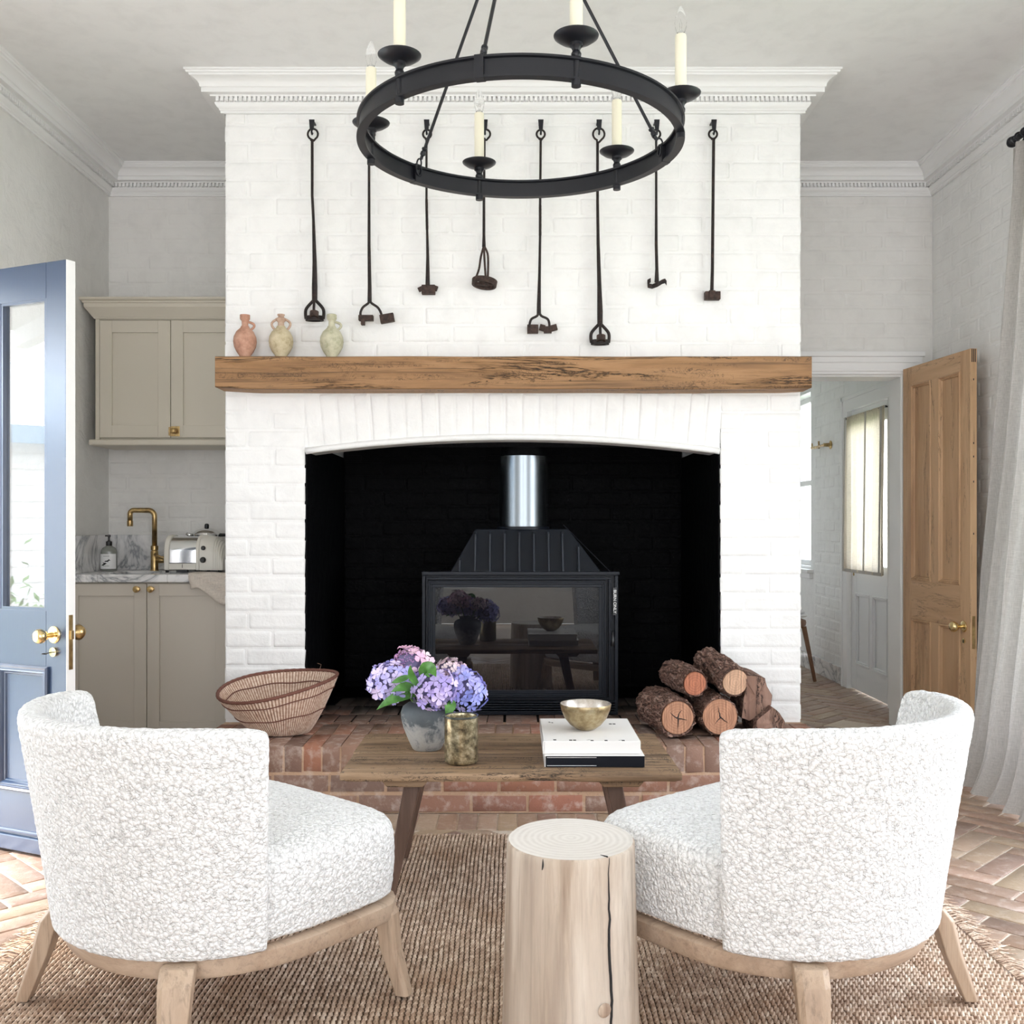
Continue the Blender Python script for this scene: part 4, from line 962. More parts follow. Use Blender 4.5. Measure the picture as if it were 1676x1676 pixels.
# ribbed control end: quarter dome toward the right
b = MB(); R_ = []
for k in range(13):
    u = k/12; x = xm+.02+(TX1-xm-.02)*u; sc_ = sqrt(max(0, 1-(u*.93)**2.6)); pr = hump(.965, .965+(1.158-.965)*(.25+.75*sc_), TYF+.004, TYB-.004); R_.append([(x, y, z) for y, z in pr])
b.rings(R_, True, True, True); obj('control_end', b, M['toaster_cream'], to, smooth=40)
for k in range(5):
    x = TX1-.055+.011*k; u = (x-xm-.02)/(TX1-xm-.02); sc_ = sqrt(max(0, 1-(u*.93)**2.6)); pr = hump(.968, .967+(1.158-.965)*(.25+.75*sc_), TYF+.001, TYB); b = MB(); b.rings([[(x, y, z) for y, z in pr], [(x+.004, y, z) for y, z in pr]], True, True, True); obj('rib', b, M['toaster_cream'], to, smooth=40)
b = MB(); b.box(TX0+.028, xm, TYF+.001, TYF+.01, .968, 1.002); obj('front_plate', b, M['toaster_cream'], to, bevel=.001)
b = MB(); b.box(TX0+.028, xm, TYF, TYF+.01, 1.002, 1.006); b.box((TX0+.028+xm)/2-.0015, (TX0+.028+xm)/2+.0015, TYF-.0005, TYF+.01, .978, .998); b.box((TX0+.028+xm)/2-.03, (TX0+.028+xm)/2+.03, TYF-.008, TYF+.02, .953, .966); obj('lever', b, M['plastic_black'], to, bevel=.0008)
for (px, py, r) in ((332.5, 897, .0125), (332, 916.5, .0165)):
    p = W(px, py, TYF); b = MB(); b.lathe([(0, 0), (r, 0), (r*.95, .008), (r*.6, .014), (0, .014)], (p.x, TYF+.003, p.z), 24, M=Matrix.Rotation(radians(90), 4, 'X')); obj('dial', b, M['plastic_black'], to, smooth=40)
for x in (TX0+.012, xm+.012, TX1-.02):
    for y in (TYF+.02, TYB-.02): b = MB(); b.lathe([(0, .951), (.009, .951), (.010, .966), (0, .966)], (x, y, 0), 12); obj('foot', b, M['plastic_black'], to)
# kettle behind toaster
kx, ky = W(338, 0, 5.90).x, 5.905
kt = empty('kettle', (kx, ky, .951), label='stainless steel kettle with black knob, half hidden behind the toaster', cat='kettle')
b = MB(); b.lathe([(0, .951), (.088, .951), (.092, .958), (.088, 1.05), (.080, 1.13), (.078, 1.150), (.082, 1.156), (.080, 1.164), (.062, 1.182), (.030, 1.194), (0, 1.197)], (kx, ky, 0), 36); obj('body', b, M['chrome'], kt, smooth=40)
b = MB(); b.lathe([(0, 1.19), (.010, 1.19), (.0125, 1.20), (.0125, 1.215), (.008, 1.220), (0, 1.221)], (kx, ky, 0), 14); b.tube([(kx+.078, ky-.01, 1.155), (kx+.12, ky-.02, 1.155), (kx+.135, ky-.02, 1.12), (kx+.125, ky-.02, 1.02), (kx+.088, ky-.01, .985)], .010, 8); obj('handle', b, M['plastic_black'], kt, smooth=40)
b = MB(); b.tube([(kx-.07, ky-.02, 1.150), (kx-.098, ky-.03, 1.158), (kx-.108, ky-.03, 1.162)], [.014, .010, .009], 10); obj('spout', b, M['chrome'], kt, smooth=True)
# tea towel draped over the worktop edge
P = []; N = 22
for i in range(N+1):
    u = i/N; row = []
    for j in range(N+1):
        v_ = j/N; x = -1.72+.335*u; s_ = v_*.30-.10*(1-u)*v_-.02*sin(u*9)
        lift = .006+.010*abs(mnoise.noise(Vector((u*4, v_*4, 1))))
        y = 5.50-s_+.012*sin(u*14+v_*2)*0; z = .951+lift
        y0 = 5.50-.015*u
        d = (y0-(wy0-.010))   # run on top
        if s_ < d: yy, zz = y0-s_, .952+lift
        else: yy, zz = wy0-.010-lift*1.5-.006*sin(u*11), .952+lift-(s_-d)*(1.0)
        xx = x+.03*(1-v_)*(-.3)+ (v_*.04*(.5-u)) + .006*mnoise.noise(Vector((u*5, v_*6, 5)))
        row.append((xx, yy, zz))
    P.append(row)
b = MB(); b.grid(P); tt = obj('tea_towel', b, M['towel'], None, smooth=True)
tag(tt, 'crumpled beige tea towel hanging over the worktop edge beside the toaster', 'towel'); sd = tt.modifiers.new('s', 'SOLIDIFY'); sd.thickness = .002

# ------------------------------------------------------------------ rug
rug = empty('jute_rug', (0, 2.4, 0), label='braided natural jute rug with fringed ends under the chairs and table', cat='rug')
RX0, RX1, RYA, RYB = -1.385, 1.335, 1.15, 3.965
b = MB(); b.box(RX0+.01, RX1-.01, RYA, RYB, 0.0005, .006); obj('backing', b, M['jute_dark'], rug)
b = MB(); pitch = .0145; n = int((RX1-RX0)/pitch)
for i in range(n):
    x0 = RX0+(i+.5)*pitch; ph = random.uniform(0, 6); step = .0105; m_ = int((RYB-RYA)/step); rows = []
    for j in range(m_+1):
        y = RYA+j*step
        wob = .0045*mnoise.noise(Vector((x0*3, y*4, 0)))+.002*mnoise.noise(Vector((x0*40, y*14, 3)))
        hgt = .011+.0065*(1 if j % 2 else -.5)*random.uniform(.5, 1.15)+.0025*mnoise.noise(Vector((x0*9, y*9, 7)))
        s_ = .0028*(1 if j % 2 else -1); wd = pitch*.47*random.uniform(.75, 1.0)
        rows.append([(x0+wob-wd+s_, y, .001), (x0+wob-wd*.5+s_, y+.002, hgt*.85), (x0+wob+wd*.35+s_, y+.004, hgt), (x0+wob+wd+s_, y, .001)])
    b.grid(rows)
obj('braid', b, M['jute'], rug, kind='stuff', fix=False, smooth=True)
b = MB()
for side, xe in ((-1, RX0), (1, RX1)):
    y = RYA
    while y < RYB:
        for q in range(2):
            L_ = random.uniform(.045, .095); dy = random.uniform(-.035, .035); z = random.uniform(.004, .012); c0 = Vector((xe, y+random.uniform(-.006, .006), .009))
            b.tube([c0, c0+Vector((side*L_*.35, dy*.2, z*.6)), c0+Vector((side*L_*.7, dy*.7, z*.1-.003)), c0+Vector((side*L_, dy*1.3, -.005))], [.0022, .0022, .0018, .0006], 4, caps=False)
        y += .011
obj('fringe', b, M['jute'], rug, kind='stuff', fix=False, smooth=True)

# ------------------------------------------------------------------ coffee table
TZ = .450
tb = empty('coffee_table', (0, 3.43, .012), label='low rustic wooden coffee table with splayed dark legs', cat='table')
def plank(x0, x1, y0, y1, seed, fl=0, fr=0):
    b = MB(); R_ = []; N = 44
    for i in range(N+1):
        t_ = i/N; x = x0+(x1-x0)*t_
        ya = y0+.004*mnoise.noise(Vector((x*6, seed, 0))); zb = TZ-.027+.003*mnoise.noise(Vector((x*5, seed, 4)))
        e = .010*max(0, 1-t_/.02)+.010*max(0, (t_-.98)/.02); zt = TZ+.0015*mnoise.noise(Vector((x*8, seed, 2)))-e*.25
        R_.append([(x, ya+.004+fl*e, zb+e*.4), (x, ya, zb+.005), (x, ya, zt-.005), (x, ya+.004, zt), (x, y1-.003, zt), (x, y1, zt-.003), (x, y1, zb)])
    return b.rings(R_, True, True, True)
obj('plank', plank(-.532, .518, 3.130, 3.405, 1), M['table'], tb, smooth=45)
obj('plank', plank(-.536, .516, 3.4115, 3.730, 5), M['table'], tb, smooth=45)
for sx in (-1, 1):
    xc = sx*.335
    b = MB(); b.prism([(xc-.075, TZ-.028), (xc+.075, TZ-.028), (xc+.055, TZ-.050), (xc-.055, TZ-.050)], 3.155, 3.70); obj('batten', b, M['table'], tb, bevel=.003)
    for y0 in (3.185, 3.62):
        b = MB(); xt = sx*.315; xb = sx*.395; dy = -.015 if y0 < 3.4 else .03
        b.rings([[(xt-.026, y0, TZ-.048), (xt+.026, y0, TZ-.048), (xt+.026, y0+.05, TZ-.048), (xt-.026, y0+.05, TZ-.048)],
                 [(xb-.017, y0+dy+.004, .0165), (xb+.017, y0+dy+.004, .0165), (xb+.017, y0+dy+.042, .0165), (xb-.017, y0+dy+.042, .0165)]], True, True, True)
        obj('leg', b, M['dark_leg'], tb, bevel=.004)

# ------------------------------------------------------------------ stump
stp = empty('tree_stump', (.134, 2.365, .0155), label='pale bleached tree stump side table with a long vertical crack', cat='side table')
b = MB(); NA = 96; rings = []
def stump_r(a, z):
    d = (a-radians(-62)) % (2*pi); d = min(d, 2*pi-d); zz = z
    crack = .0*math.exp(-(((d+.03*sin(z*21)+.012*sin(z*60))/.022)**2))
    return (.1475+.012*(1-z/.470))*(1+.018*mnoise.noise(Vector((cos(a)*1.3, sin(a)*1.3, z*1.5)))+.004*mnoise.noise(Vector((cos(a)*9, sin(a)*9, z*2))))-crack*(1 if z > -.1 else 0)
zs = [0, .01, .05, .1, .15, .2, .25, .3, .34, .38, .42, .45, .466]
for z in zs: rings.append([(stump_r(2*pi*i/NA, z)*cos(2*pi*i/NA), 1.10*stump_r(2*pi*i/NA, z)*sin(2*pi*i/NA), z) for i in range(NA)])
rings.append([((stump_r(2*pi*i/NA, .470)-.004)*cos(2*pi*i/NA), 1.10*(stump_r(2*pi*i/NA, .470)-.004)*sin(2*pi*i/NA), .470) for i in range(NA)])
b.rings(rings, True, True, False); lobj('trunk', b, M['stump'], stp, smooth=50)
b = MB(); tops = []
for f_ in (1, .8, .55, .3, .1): tops.append([((stump_r(2*pi*i/NA, .470)-.004)*cos(2*pi*i/NA)*f_, 1.10*(stump_r(2*pi*i/NA, .470)-.004)*sin(2*pi*i/NA)*f_, .470+.001*(1-f_)) for i in range(NA)])
b.rings(tops, True, False, True); lobj('cut_top', b, M['stump_top'], stp, smooth=50)
def crackline(nm, a0, z0, z1, w_, n=40, seed=0):
    pts = []
    for i in range(n+1):
        z = z0+(z1-z0)*i/n; a = a0+.035*mnoise.noise(Vector((z*9, seed, 0)))+.02*mnoise.noise(Vector((z*40, seed, 3))); r_ = stump_r(a, z)+.0012
        pts.append((r_*cos(a), 1.10*r_*sin(a), z))
    b = MB(); b.tube(pts, [w_*(.25+sin(pi*min(1, max(0, i/n*.9+.12)))) for i in range(n+1)], 5); lobj(nm, b, M['ink'], stp)
crackline('crack', radians(-60), .03, .469, .0028, seed=2); crackline('crack', radians(-100), .03, .10, .0014, 14, 5); crackline('crack', radians(-118), .445, .469, .0015, 6, 7)
b = MB(); b.tube([(stump_r(radians(-60), .47)*.86*cos(radians(-63)), 1.10*stump_r(radians(-60), .47)*.86*sin(radians(-63)), .4712), (stump_r(radians(-60), .47)*.98*cos(radians(-60)), 1.10*stump_r(radians(-60), .47)*.98*sin(radians(-60)), .4708)], [.0004, .002], 5); lobj('crack', b, M['ink'], stp)
for (a_, z_, r_) in ((radians(-66), .145, .016), (radians(-102), .06, .007)):
    c_ = Vector((.157*cos(a_), 1.10*.157*sin(a_), z_)); b = MB(); b.lathe([(0, .0045), (r_*.5, .004), (r_*.8, .0035), (r_, .0)], c_+Vector((0, .0, 0)), 14, M=Vector((cos(a_), sin(a_), 0)).to_track_quat('Z', 'Y').to_matrix().to_4x4() @ Matrix.Scale(1.0, 4))
    lobj('knot', b, M['knot'], stp, smooth=True)

# ------------------------------------------------------------------ boucle chairs
dtx = bpy.data.textures.new('boucle_loops', 'VORONOI'); dtx.noise_scale = .018; dtx.distance_metric = 'DISTANCE'; dtx.weight_1 = 1
def fabric(o, lv=4, st=.0028):
    s_ = o.modifiers.new('sub', 'SUBSURF'); s_.levels = lv; s_.render_levels = lv
    d = o.modifiers.new('loops', 'DISPLACE'); d.texture = dtx; d.texture_coords = 'LOCAL'; d.strength = -st; d.mid_level = .35
def make_chair(name, loc, rz, label):
    r = empty(name, loc, rz, label, 'chair', 'white boucle armchairs facing the coffee table')
    # backrest shell
    n = 15; rings = []
    ZB = .235; ZT = .758
    def ro(z): t_ = (z-ZB)/(ZT-ZB); return .388+.080*t_**1.1
    def pt(th, rad, z): return (rad*sin(th), -rad*cos(th)*1.0, z)
    for k in range(n):
        u = k/(n-1)*2-1
        zt = ZT-(.012*abs(u)**6); thb, tht = radians(73)*u, radians(70)*u
        def th(z): return thb+(tht-thb)*(z-ZB)/(ZT-ZB)
        T = .062; row = []
        for z in (ZB, ZB+.02, .36, .48, .60, .69, zt-.020): row.append(pt(th(z), ro(z), z))
        row.append(pt(th(zt), ro(zt)-.008, zt)); row.append(pt(th(zt), ro(zt)-T*.5, zt+.006)); row.append(pt(th(zt), ro(zt)-T+.006, zt))
        for z in (zt-.025, .64, .52, .40, .30): row.append(pt(th(z), ro(z)-T-.02*(1-(z-.3)/.45), z))
        row.append(pt(th(ZB), ro(ZB)-T-.02, ZB))
        rings.append(row)
    # pull the end rows slightly so that the end closes with a soft corner
    def capring(row, d):
        cx = sum(p[0] for p in row)/len(row); cz = sum(p[2] for p in row)/len(row); cy = sum(p[1] for p in row)/len(row)
        out = []
        for p in row:
            z = p[2]; h = (z-ZB)/(ZT-ZB)
            out.append((p[0]+d[0], p[1]+d[1], z-(.020 if z > .7 else 0)+(.004 if z < .25 else 0)))
        return out
    for side in (0, -1):
        row = rings[side]; m_ = len(row); sgn = -1 if side == 0 else 1
        mid = [Vector(p) for p in row]; new = []
        for i, p in enumerate(mid):
            j = m_-1-i; q = mid[min(max(j, 0), m_-1)]; c_ = (p+q)/2; c_.z = p.z
            d = Vector((sgn*.012*-0.2, .012, 0)); v = p.lerp(Vector((c_.x, c_.y, p.z)), .35)+d
            if p.z > .70: v.z -= .014
            new.append(tuple(v))
        if side == 0: rings.insert(0, new)
        else: rings.append(new)
    b = MB(); nn = len(rings[0])
    b.rings(rings, True, False, False)
    for idx, rev in ((0, True), (len(rings)-1, False)):
        base_ = idx*nn
        for i in range(nn//2-1 if nn % 2 == 0 else nn//2):
            a_, b2, c_, d_ = base_+i, base_+i+1, base_+nn-2-i, base_+nn-1-i
            if b2 == c_: b.f.append((a_, b2, d_)); b.m.append(0)
            else: b.f.append((a_, b2, c_, d_)); b.m.append(0)
    o = lobj('backrest', b, M['boucle'], r, smooth=True); fabric(o, 4)
    # seat
    def plan(s_, grow=0):
        pts = []
        for k in range(20):
            a = 2*pi*k/20; ca, sa = cos(a), sin(a)
            if sa < 0: e = 2/2.05
            else: e = 2/6.5
            x = (.360+grow)*math.copysign(abs(ca)**e, ca)*(1.0 if sa < 0 else 1-.03*sa); y = (.350+grow)*math.copysign(abs(sa)**e, sa)
            pts.append((x*s_, y*s_-.0))
        return pts
    b = MB(); R_ = []
    for z, s_, g in ((.240, .985, 0), (.252, 1.0, 0), (.33, 1.0, .006), (.405, 1.0, .006), (.437, .985, 0), (.452, .93, 0), (.462, .78, 0), (.468, .5, 0), (.470, .2, 0)):
        R_.append([(x, y, z) for x, y in plan(s_, g)])
    b.rings(R_, True, True, True); o = lobj('seat', b, M['boucle'], r, smooth=True); fabric(o, 4)
    # wooden rail
    b = MB(); o_, i_ = plan(1, .004), plan(1, -.03)
    def sect(p, q): return [(q[0], q[1], .192), (p[0]*.985, p[1]*.985, .192), (p[0], p[1], .200), (p[0], p[1], .234), (p[0]*.985, p[1]*.985, .238), (q[0], q[1], .238)]
    def dens(P):  # smoother plan
        out = []; m_ = len(P)
        for i in range(m_):
            p0, p1, p2, p3 = (Vector(P[(i+k) % m_]) for k in (-1, 0, 1, 2))
            for s_ in range(4):
                u = s_/4; out.append(tuple(.5*((2*p1)+(-p0+p2)*u+(2*p0-5*p1+4*p2-p3)*u*u+(-p0+3*p1-3*p2+p3)*u**3)))
        return out
    O_, I_ = dens(o_), dens(i_)
    rr_ = [sect(p, q) for p, q in zip(O_, I_)]; rr_.append(rr_[0]); b.rings(rr_, True, False, False)
    lobj('seat_rail', b, M['ash_h'], r, smooth=50)
    for (x, y, rot, w0) in ((.275, -.275, radians(-45), 1), (-.275, -.275, radians(-135), 1), (.315, .285, radians(22), .8), (-.315, .285, radians(158), .8)):
        R_ = Matrix.Translation((x, y, 0)) @ Matrix.Rotation(rot, 4, 'Z'); b = MB(); off = .060 if y < 0 else .028
        def rc(xo, hx, hy, z): return [R_ @ Vector(p) for p in ((xo-hx, -hy, z), (xo+hx*.6, -hy, z), (xo+hx, -hy*.6, z), (xo+hx, hy*.6, z), (xo+hx*.6, hy, z), (xo-hx, hy, z))]
        hw = .037*w0
        b.rings([rc(off*.0-.012+off*.2, .020, hw, .236), rc(off*.35, .024, hw, .205), rc(off*.75, .022, hw*.86, .12), rc(off+.030, .017, hw*.66, .002)], True, True, True)
        lobj('leg', b, M['ash'], r, bevel=.003)
    return r
c1 = make_chair('boucle_armchair', (-.755, 2.605, .0165), radians(-41), 'white boucle barrel chair on the left, its back to us beside the stump')
c2 = copy_tree(c1); c2.location = (.672, 2.605, .0165); c2.rotation_euler = (0, 0, radians(41)); c2['label'] = 'white boucle barrel chair on the right, in front of the stacked logs'

# ------------------------------------------------------------------ things on the table
TT = TZ+.001
vx, vy = W(699, 0, 3.46).x, 3.46
vs = empty('stoneware_vase', (vx, vy, TT), label='grey weathered round stoneware vase holding hydrangeas on the table', cat='vase')
b = MB(); b.lathe([(0, .0), (.044, .0), (.050, .006), (.064, .036), (.080, .076), (.088, .108), (.0885, .128), (.082, .146), (.066, .158), (.052, .162), (.050, .170), (.056, .176), (.052, .178), (.045, .172), (.045, .155), (.07, .14), (.08, .11), (.055, .03), (0, .02)], n=48)
b.v = [(x, y, z) for x, y, z in b.v]; lobj('pot', b, M['stoneware'], vs, smooth=50)
gx, gy = W(755, 0, 3.27).x, 3.27
gl_ = empty('candle_glass', (gx, gy, TT), label='brass-flecked mercury glass candle holder beside the vase', cat='candle holder')
b = MB(); b.lathe([(0, 0), (.048, 0), (.0535, .005), (.0545, .012), (.0545, .140), (.0555, .149), (.0535, .150), (.0515, .140), (.0515, .012), (0, .010)], n=48); lobj('cup', b, M['mercury'], gl_, smooth=50)
b = MB(); b.lathe([(.0555, .146), (.0565, .149), (.055, .152), (.0525, .152), (.0515, .148)], n=48); lobj('rim', b, M['mercury_dark'], gl_, smooth=True)
# books
bk = empty('closed_book', (.256, 3.38, TT), label='black-spined book with white cover under the cream book', cat='book', group='books stacked on the coffee table')
x0, x1, ya, yb = (891-840)/FOC*3.205, (1055-840)/FOC*3.205, 3.205, 3.56
b = MB(); b.box(x0+.003, x1-.002, ya+.002, yb-.003, TT+.004, TT+.0325); obj('page_block', b, M['paper'], bk)
b = MB(); b.box(x0, x1, ya, yb, TT, TT+.0035); b.box(x0, x1, ya, yb, TT+.033, TT+.0365); obj('cover', b, M['book_white'], bk, bevel=.0008)
b = MB(); b.box(x0+.004, x1, ya-.001, ya+.002, TT, TT+.0345); obj('spine', b, M['book_black'], bk, bevel=.0006, label='black spine of the book')
b = MB(); xm_ = x0+(x1-x0)*.52
for z in (TT+.004, TT+.0295): b.box(x0+.008, xm_, ya-.0016, ya, z, z+.0014)
obj('spine_lines', b, M['decal'], bk, label='thin white lines on the spine')
z0 = TT+.0375; bk2 = empty('closed_book', (.25, 3.40, z0), label='thick cream-white book with small black lettering, under the bowl', cat='book', group='books stacked on the coffee table')
x0, x1, ya, yb = .0935, .402, 3.222, 3.600
b = MB(); b.box(x0+.003, x1-.004, ya+.003, yb-.003, z0+.003, z0+.037); obj('page_block', b, M['paper'], bk2)
b = MB(); b.box(x0, x1, ya, yb, z0, z0+.003); b.box(x0, x1, ya, yb, z0+.037, z0+.0405); b.box(x0, x0+.003, ya, yb, z0, z0+.0405); b.box(x0+.006, x1, ya-.001, ya+.002, z0+.001, z0+.0395) ; obj('cover', b, M['book_white'], bk2, bevel=.001)
b = MB(); BT = z0+.0405
def onbook(px, py): Y = (EYE-BT)*FOC/(py-860); return (px-840)/FOC*Y, Y
for px, py, w_ in ((908, 1211, 1), (934, 1211.5, 1), (940.5, 1211.5, 1), (969, 1212, 1), (992, 1212, 1), (1020, 1212, 1), (999, 1185, 1), (1005, 1185, 1), (904, 1183, .6), (899, 1182, .6)):
    x, y = onbook(px, py); b.box(x-.0048*w_, x+.0048*w_, y-.0075*w_, y+.0075*w_, BT-.0002, BT+.0003)
for px, py in ((963, 1211), (1015, 1211.5), (902, 1182.5)):
    x, y = onbook(px, py); R_ = Matrix.Translation((x, y, BT)) @ Matrix.Rotation(.5, 4, 'Z'); b.box(-.006, .006, -.0010, .0010, -.0002, .0003, M=R_)
obj('cover_lettering', b, M['ink'], bk2, label='small black stencil letters on the cover')
bwx, bwy, bwz = W(958.5, 0, 3.40).x, 3.40, BT+.0006
bw = empty('metallic_bowl', (bwx, bwy, bwz), label='small gilded bowl with silvery inside, sitting on the cream book', cat='bowl')
b = MB(); b.lathe([(0, 0), (.020, 0), (.032, .004), (.052, .018), (.070, .040), (.081, .066), (.0855, .086), (.0845, .088)], n=48); lobj('shell', b, M['bowl'], bw, smooth=True)
b = MB(); b.lathe([(.0845, .088), (.082, .086), (.077, .066), (.066, .042), (.048, .021), (.028, .008), (0, .005)], n=48); lobj('lining', b, M['bowl_in'], bw, smooth=True)

# ------------------------------------------------------------------ hydrangeas
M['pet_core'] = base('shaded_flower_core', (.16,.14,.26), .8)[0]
def floret_mesh(name, mat, seed, R0=.0135):
    rr = random.Random(seed); b = MB()
    for k in range(4):
        a = pi/2*k+rr.uniform(-.15, .15); R_ = Matrix.Rotation(a, 3, 'Z'); s_ = rr.uniform(.85, 1.1)*R0; w_ = .50*s_
        tip = rr.uniform(-.10, .40)
        P = [[(0, 0, 0), (0, 0, 0), (0, 0, 0)]]
        rows = [(.45, .75, .10), (.8, 1.0, .16), (1.08, .55, tip)]
        pts = [Vector((.02*s_, 0, 0))]
        for (l, ww, z) in rows:
            for q in (-1, 0, 1): pts.append(Vector((l*s_, q*ww*w_, z*s_-(.14*s_ if q == 0 else 0)+rr.uniform(-.04, .04)*s_)))
        pts = [R_ @ p for p in pts]
        b.add(pts, [(0, 1, 2), (0, 2, 3), (1, 4, 5, 2), (2, 5, 6, 3), (4, 7, 8, 5), (5, 8, 9, 6)])
    return mesh_of(name, b, mat, smooth=True, fix=False)
def hydrangea(px, py, Y, r, mat, n, label, squash=.85, tilt=(0, -.3, 1), rf=.0185, buds=None):
    c_ = W(px, py, Y); base_ = Vector((vx+(c_.x-vx)*.12, vy+(c_.y-vy)*.2, TT+.12))
    t = empty('hydrangea', tuple(base_), label=label, cat='flower', group='hydrangea stems in the grey vase')
    b = MB(); mid = base_.lerp(c_, .5)+Vector((0, 0, .012)); b.tube([base_, mid, c_], .0032, 6); obj('stem', b, M['stem'], t, smooth=True)
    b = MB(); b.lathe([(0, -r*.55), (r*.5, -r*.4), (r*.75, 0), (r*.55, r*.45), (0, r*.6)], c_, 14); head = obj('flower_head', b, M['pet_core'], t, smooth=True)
    ms = [floret_mesh('floret', mat, s, rf) for s in range(3)]
    rr = random.Random(int(px)); g = pi*(3-sqrt(5))
    for i in range(n):
        z = 1-(i+.5)/n*1.75; q = sqrt(max(0, 1-z*z)); a = g*i
        d = Vector((q*cos(a), q*sin(a), z)); d.rotate(Vector((0, 0, 1)).rotation_difference(Vector(tilt)))
        if buds and d.normalized().dot(Vector(buds).normalized()) > .72: continue
        rad_ = r*rr.uniform(.80, 1.05); o = bpy.data.objects.new('floret', ms[i % 3]); COL.objects.link(o)
        o.location = c_+Vector((d.x*rad_, d.y*rad_, d.z*rad_*squash)); dd = (d+Vector((rr.uniform(-.35, .35), rr.uniform(-.35, .35), rr.uniform(-.35, .35)))).normalized()
        o.rotation_mode = 'QUATERNION'; qd = dd.to_track_quat('Z', 'Y'); o.rotation_quaternion = qd @ Matrix.Rotation(rr.uniform(0, 1.6), 4, 'Z').to_quaternion(); o.scale = [rr.uniform(.85, 1.15)]*3
        o.parent = head
    if buds:
        b = MB()
        for i in range(90):
            u, v_ = rr.uniform(-1, 1), rr.uniform(-1, 1)
            if u*u+v_*v_ > 1: continue
            bd = Vector(buds).normalized(); e1 = bd.cross(Vector((0, 0, 1))).normalized(); e2 = bd.cross(e1)
            p = c_+bd*r*.80+e1*u*r*.55+e2*v_*r*.5; b.lathe([(0, -.0025), (.0022, -.001), (.0022, .001), (0, .0025)], p, 6)
        obj('flower_buds', b, M['pet_mauve2'], head, smooth=True, kind='stuff')
    return t
M['pet_mauve2'] = base('mauve_buds', (.38,.20,.42), .7)[0]
hydrangea(642, 1116, 3.42, .082, M['pet_left'], 62, 'lilac-blue hydrangea head at the far left of the vase')
hydrangea(672, 1088, 3.47, .070, M['pet_pink'], 34, 'pink lacecap hydrangea with mauve buds, topmost in the vase', rf=.022, buds=(-.25, -.75, .45))
hydrangea(712, 1128, 3.38, .080, M['pet_mauve'], 62, 'mauve hydrangea head in the middle, above the vase front', tilt=(0, -.6, .8))
hydrangea(736, 1099, 3.50, .056, M['pet_pale'], 44, 'small pale dusty-pink hydrangea head behind the mauve one', rf=.0125)
hydrangea(761, 1131, 3.42, .070, M['pet_blue'], 56, 'bright blue hydrangea head at the right of the vase', squash=1.05)
def leaf(pts_c, wd, up=(.15, -1, .25), label=None):
    """serrated leaf swept along a centre line"""
    P = [Vector(p) for p in pts_c]; n = 12; rows = []; upv = Vector(up)
    for i in range(n+1):
        u = i/n; a = P[0].lerp(P[1], u); c2_ = P[1].lerp(P[2], u); p = a.lerp(c2_, u); t_ = (c2_-a).normalized(); s_ = t_.cross(upv).normalized(); nn_ = s_.cross(t_)
        w_ = wd*(sin(pi*min(1, u*1.02))**.75)*(1-.35*u)*(1+.06*(i % 2))
        rows.append([tuple(p-s_*w_+nn_*w_*.18), tuple(p-s_*w_*.5+nn_*w_*.05), tuple(p), tuple(p+s_*w_*.5+nn_*w_*.05), tuple(p+s_*w_+nn_*w_*.18)])
    b = MB(); b.grid(rows); return b
lv = empty('hydrangea_foliage', (vx, vy, TT+.15), label='serrated green hydrangea leaves between the flower heads', cat='foliage')
for a_, m__, e_, wd in (((690, 1112, 3.36), (700, 1080, 3.33), (714, 1108, 3.27), .030), ((688, 1125, 3.34), (668, 1108, 3.31), (672, 1088, 3.30), .014), ((684, 1138, 3.40), (650, 1132, 3.36), (616, 1162, 3.30), .020),
                       ((680, 1128, 3.38), (662, 1118, 3.34), (640, 1133, 3.30), .018), ((734, 1148, 3.36), (742, 1150, 3.33), (729, 1176, 3.335), .022), ((672, 1106, 3.36), (655, 1112, 3.33), (640, 1118, 3.31), .012)):
    obj('leaf', leaf([W(*a_), W(*m__), W(*e_)], wd), M['leaf'], lv, smooth=True)
b = MB(); b.tube([W(700, 1150, 3.44), W(694, 1135, 3.38), W(688, 1118, 3.35)], .003, 6); obj('stalk', b, M['stem'], lv, smooth=True)

# ------------------------------------------------------------------ basket
bkx, bky = W(458, 0, 4.60).x, 4.56
bs = empty('woven_basket', (bkx, bky, HZ+.001), label='large flared woven sisal basket with brown stripes on the hearth', cat='basket')
def bask(u, t_, off=0):
    a = 2*pi*u
    rx = (.118+(.268-.118)*(t_**.80))+off; ry = (.100+(.205-.100)*(t_**.80))+off
    x = rx*cos(a); y = ry*sin(a)
    z = (.212+.035*cos(a)+.034*sin(a)+.010*cos(2*a+1.2))*t_+.004
    return x+.02*t_*0+(1-t_)*.02, y, z
NB = 440
def basket_surface(t0, t1, off, nz, rib=.0030):
    rows = []
    for j in range(nz+1):
        t_ = t0+(t1-t0)*j/nz; rows.append([bask(i/NB, t_, off+rib*sin(i*pi/2+.4)*.6) for i in range(NB)])
    return rows
b = MB(); b.grid(basket_surface(0, 1, 0, 26), close_u=True); b.grid(basket_surface(1, .03, -.009, 26), close_u=True)
b.add([(bask(i/NB, 0)[0], bask(i/NB, 0)[1], .004) for i in range(NB)], [tuple(range(NB))])
b.m = [1 if (len(f_) == 4 and (k_i % NB) % 4 in (0, 1)) else 0 for k_i, f_ in enumerate(b.f)]  # pale stitched columns, brown gaps; also paints the ribs' light and shade
lobj('weave', b, [M['sisal'], M['sisal_light']], bs, smooth=True)
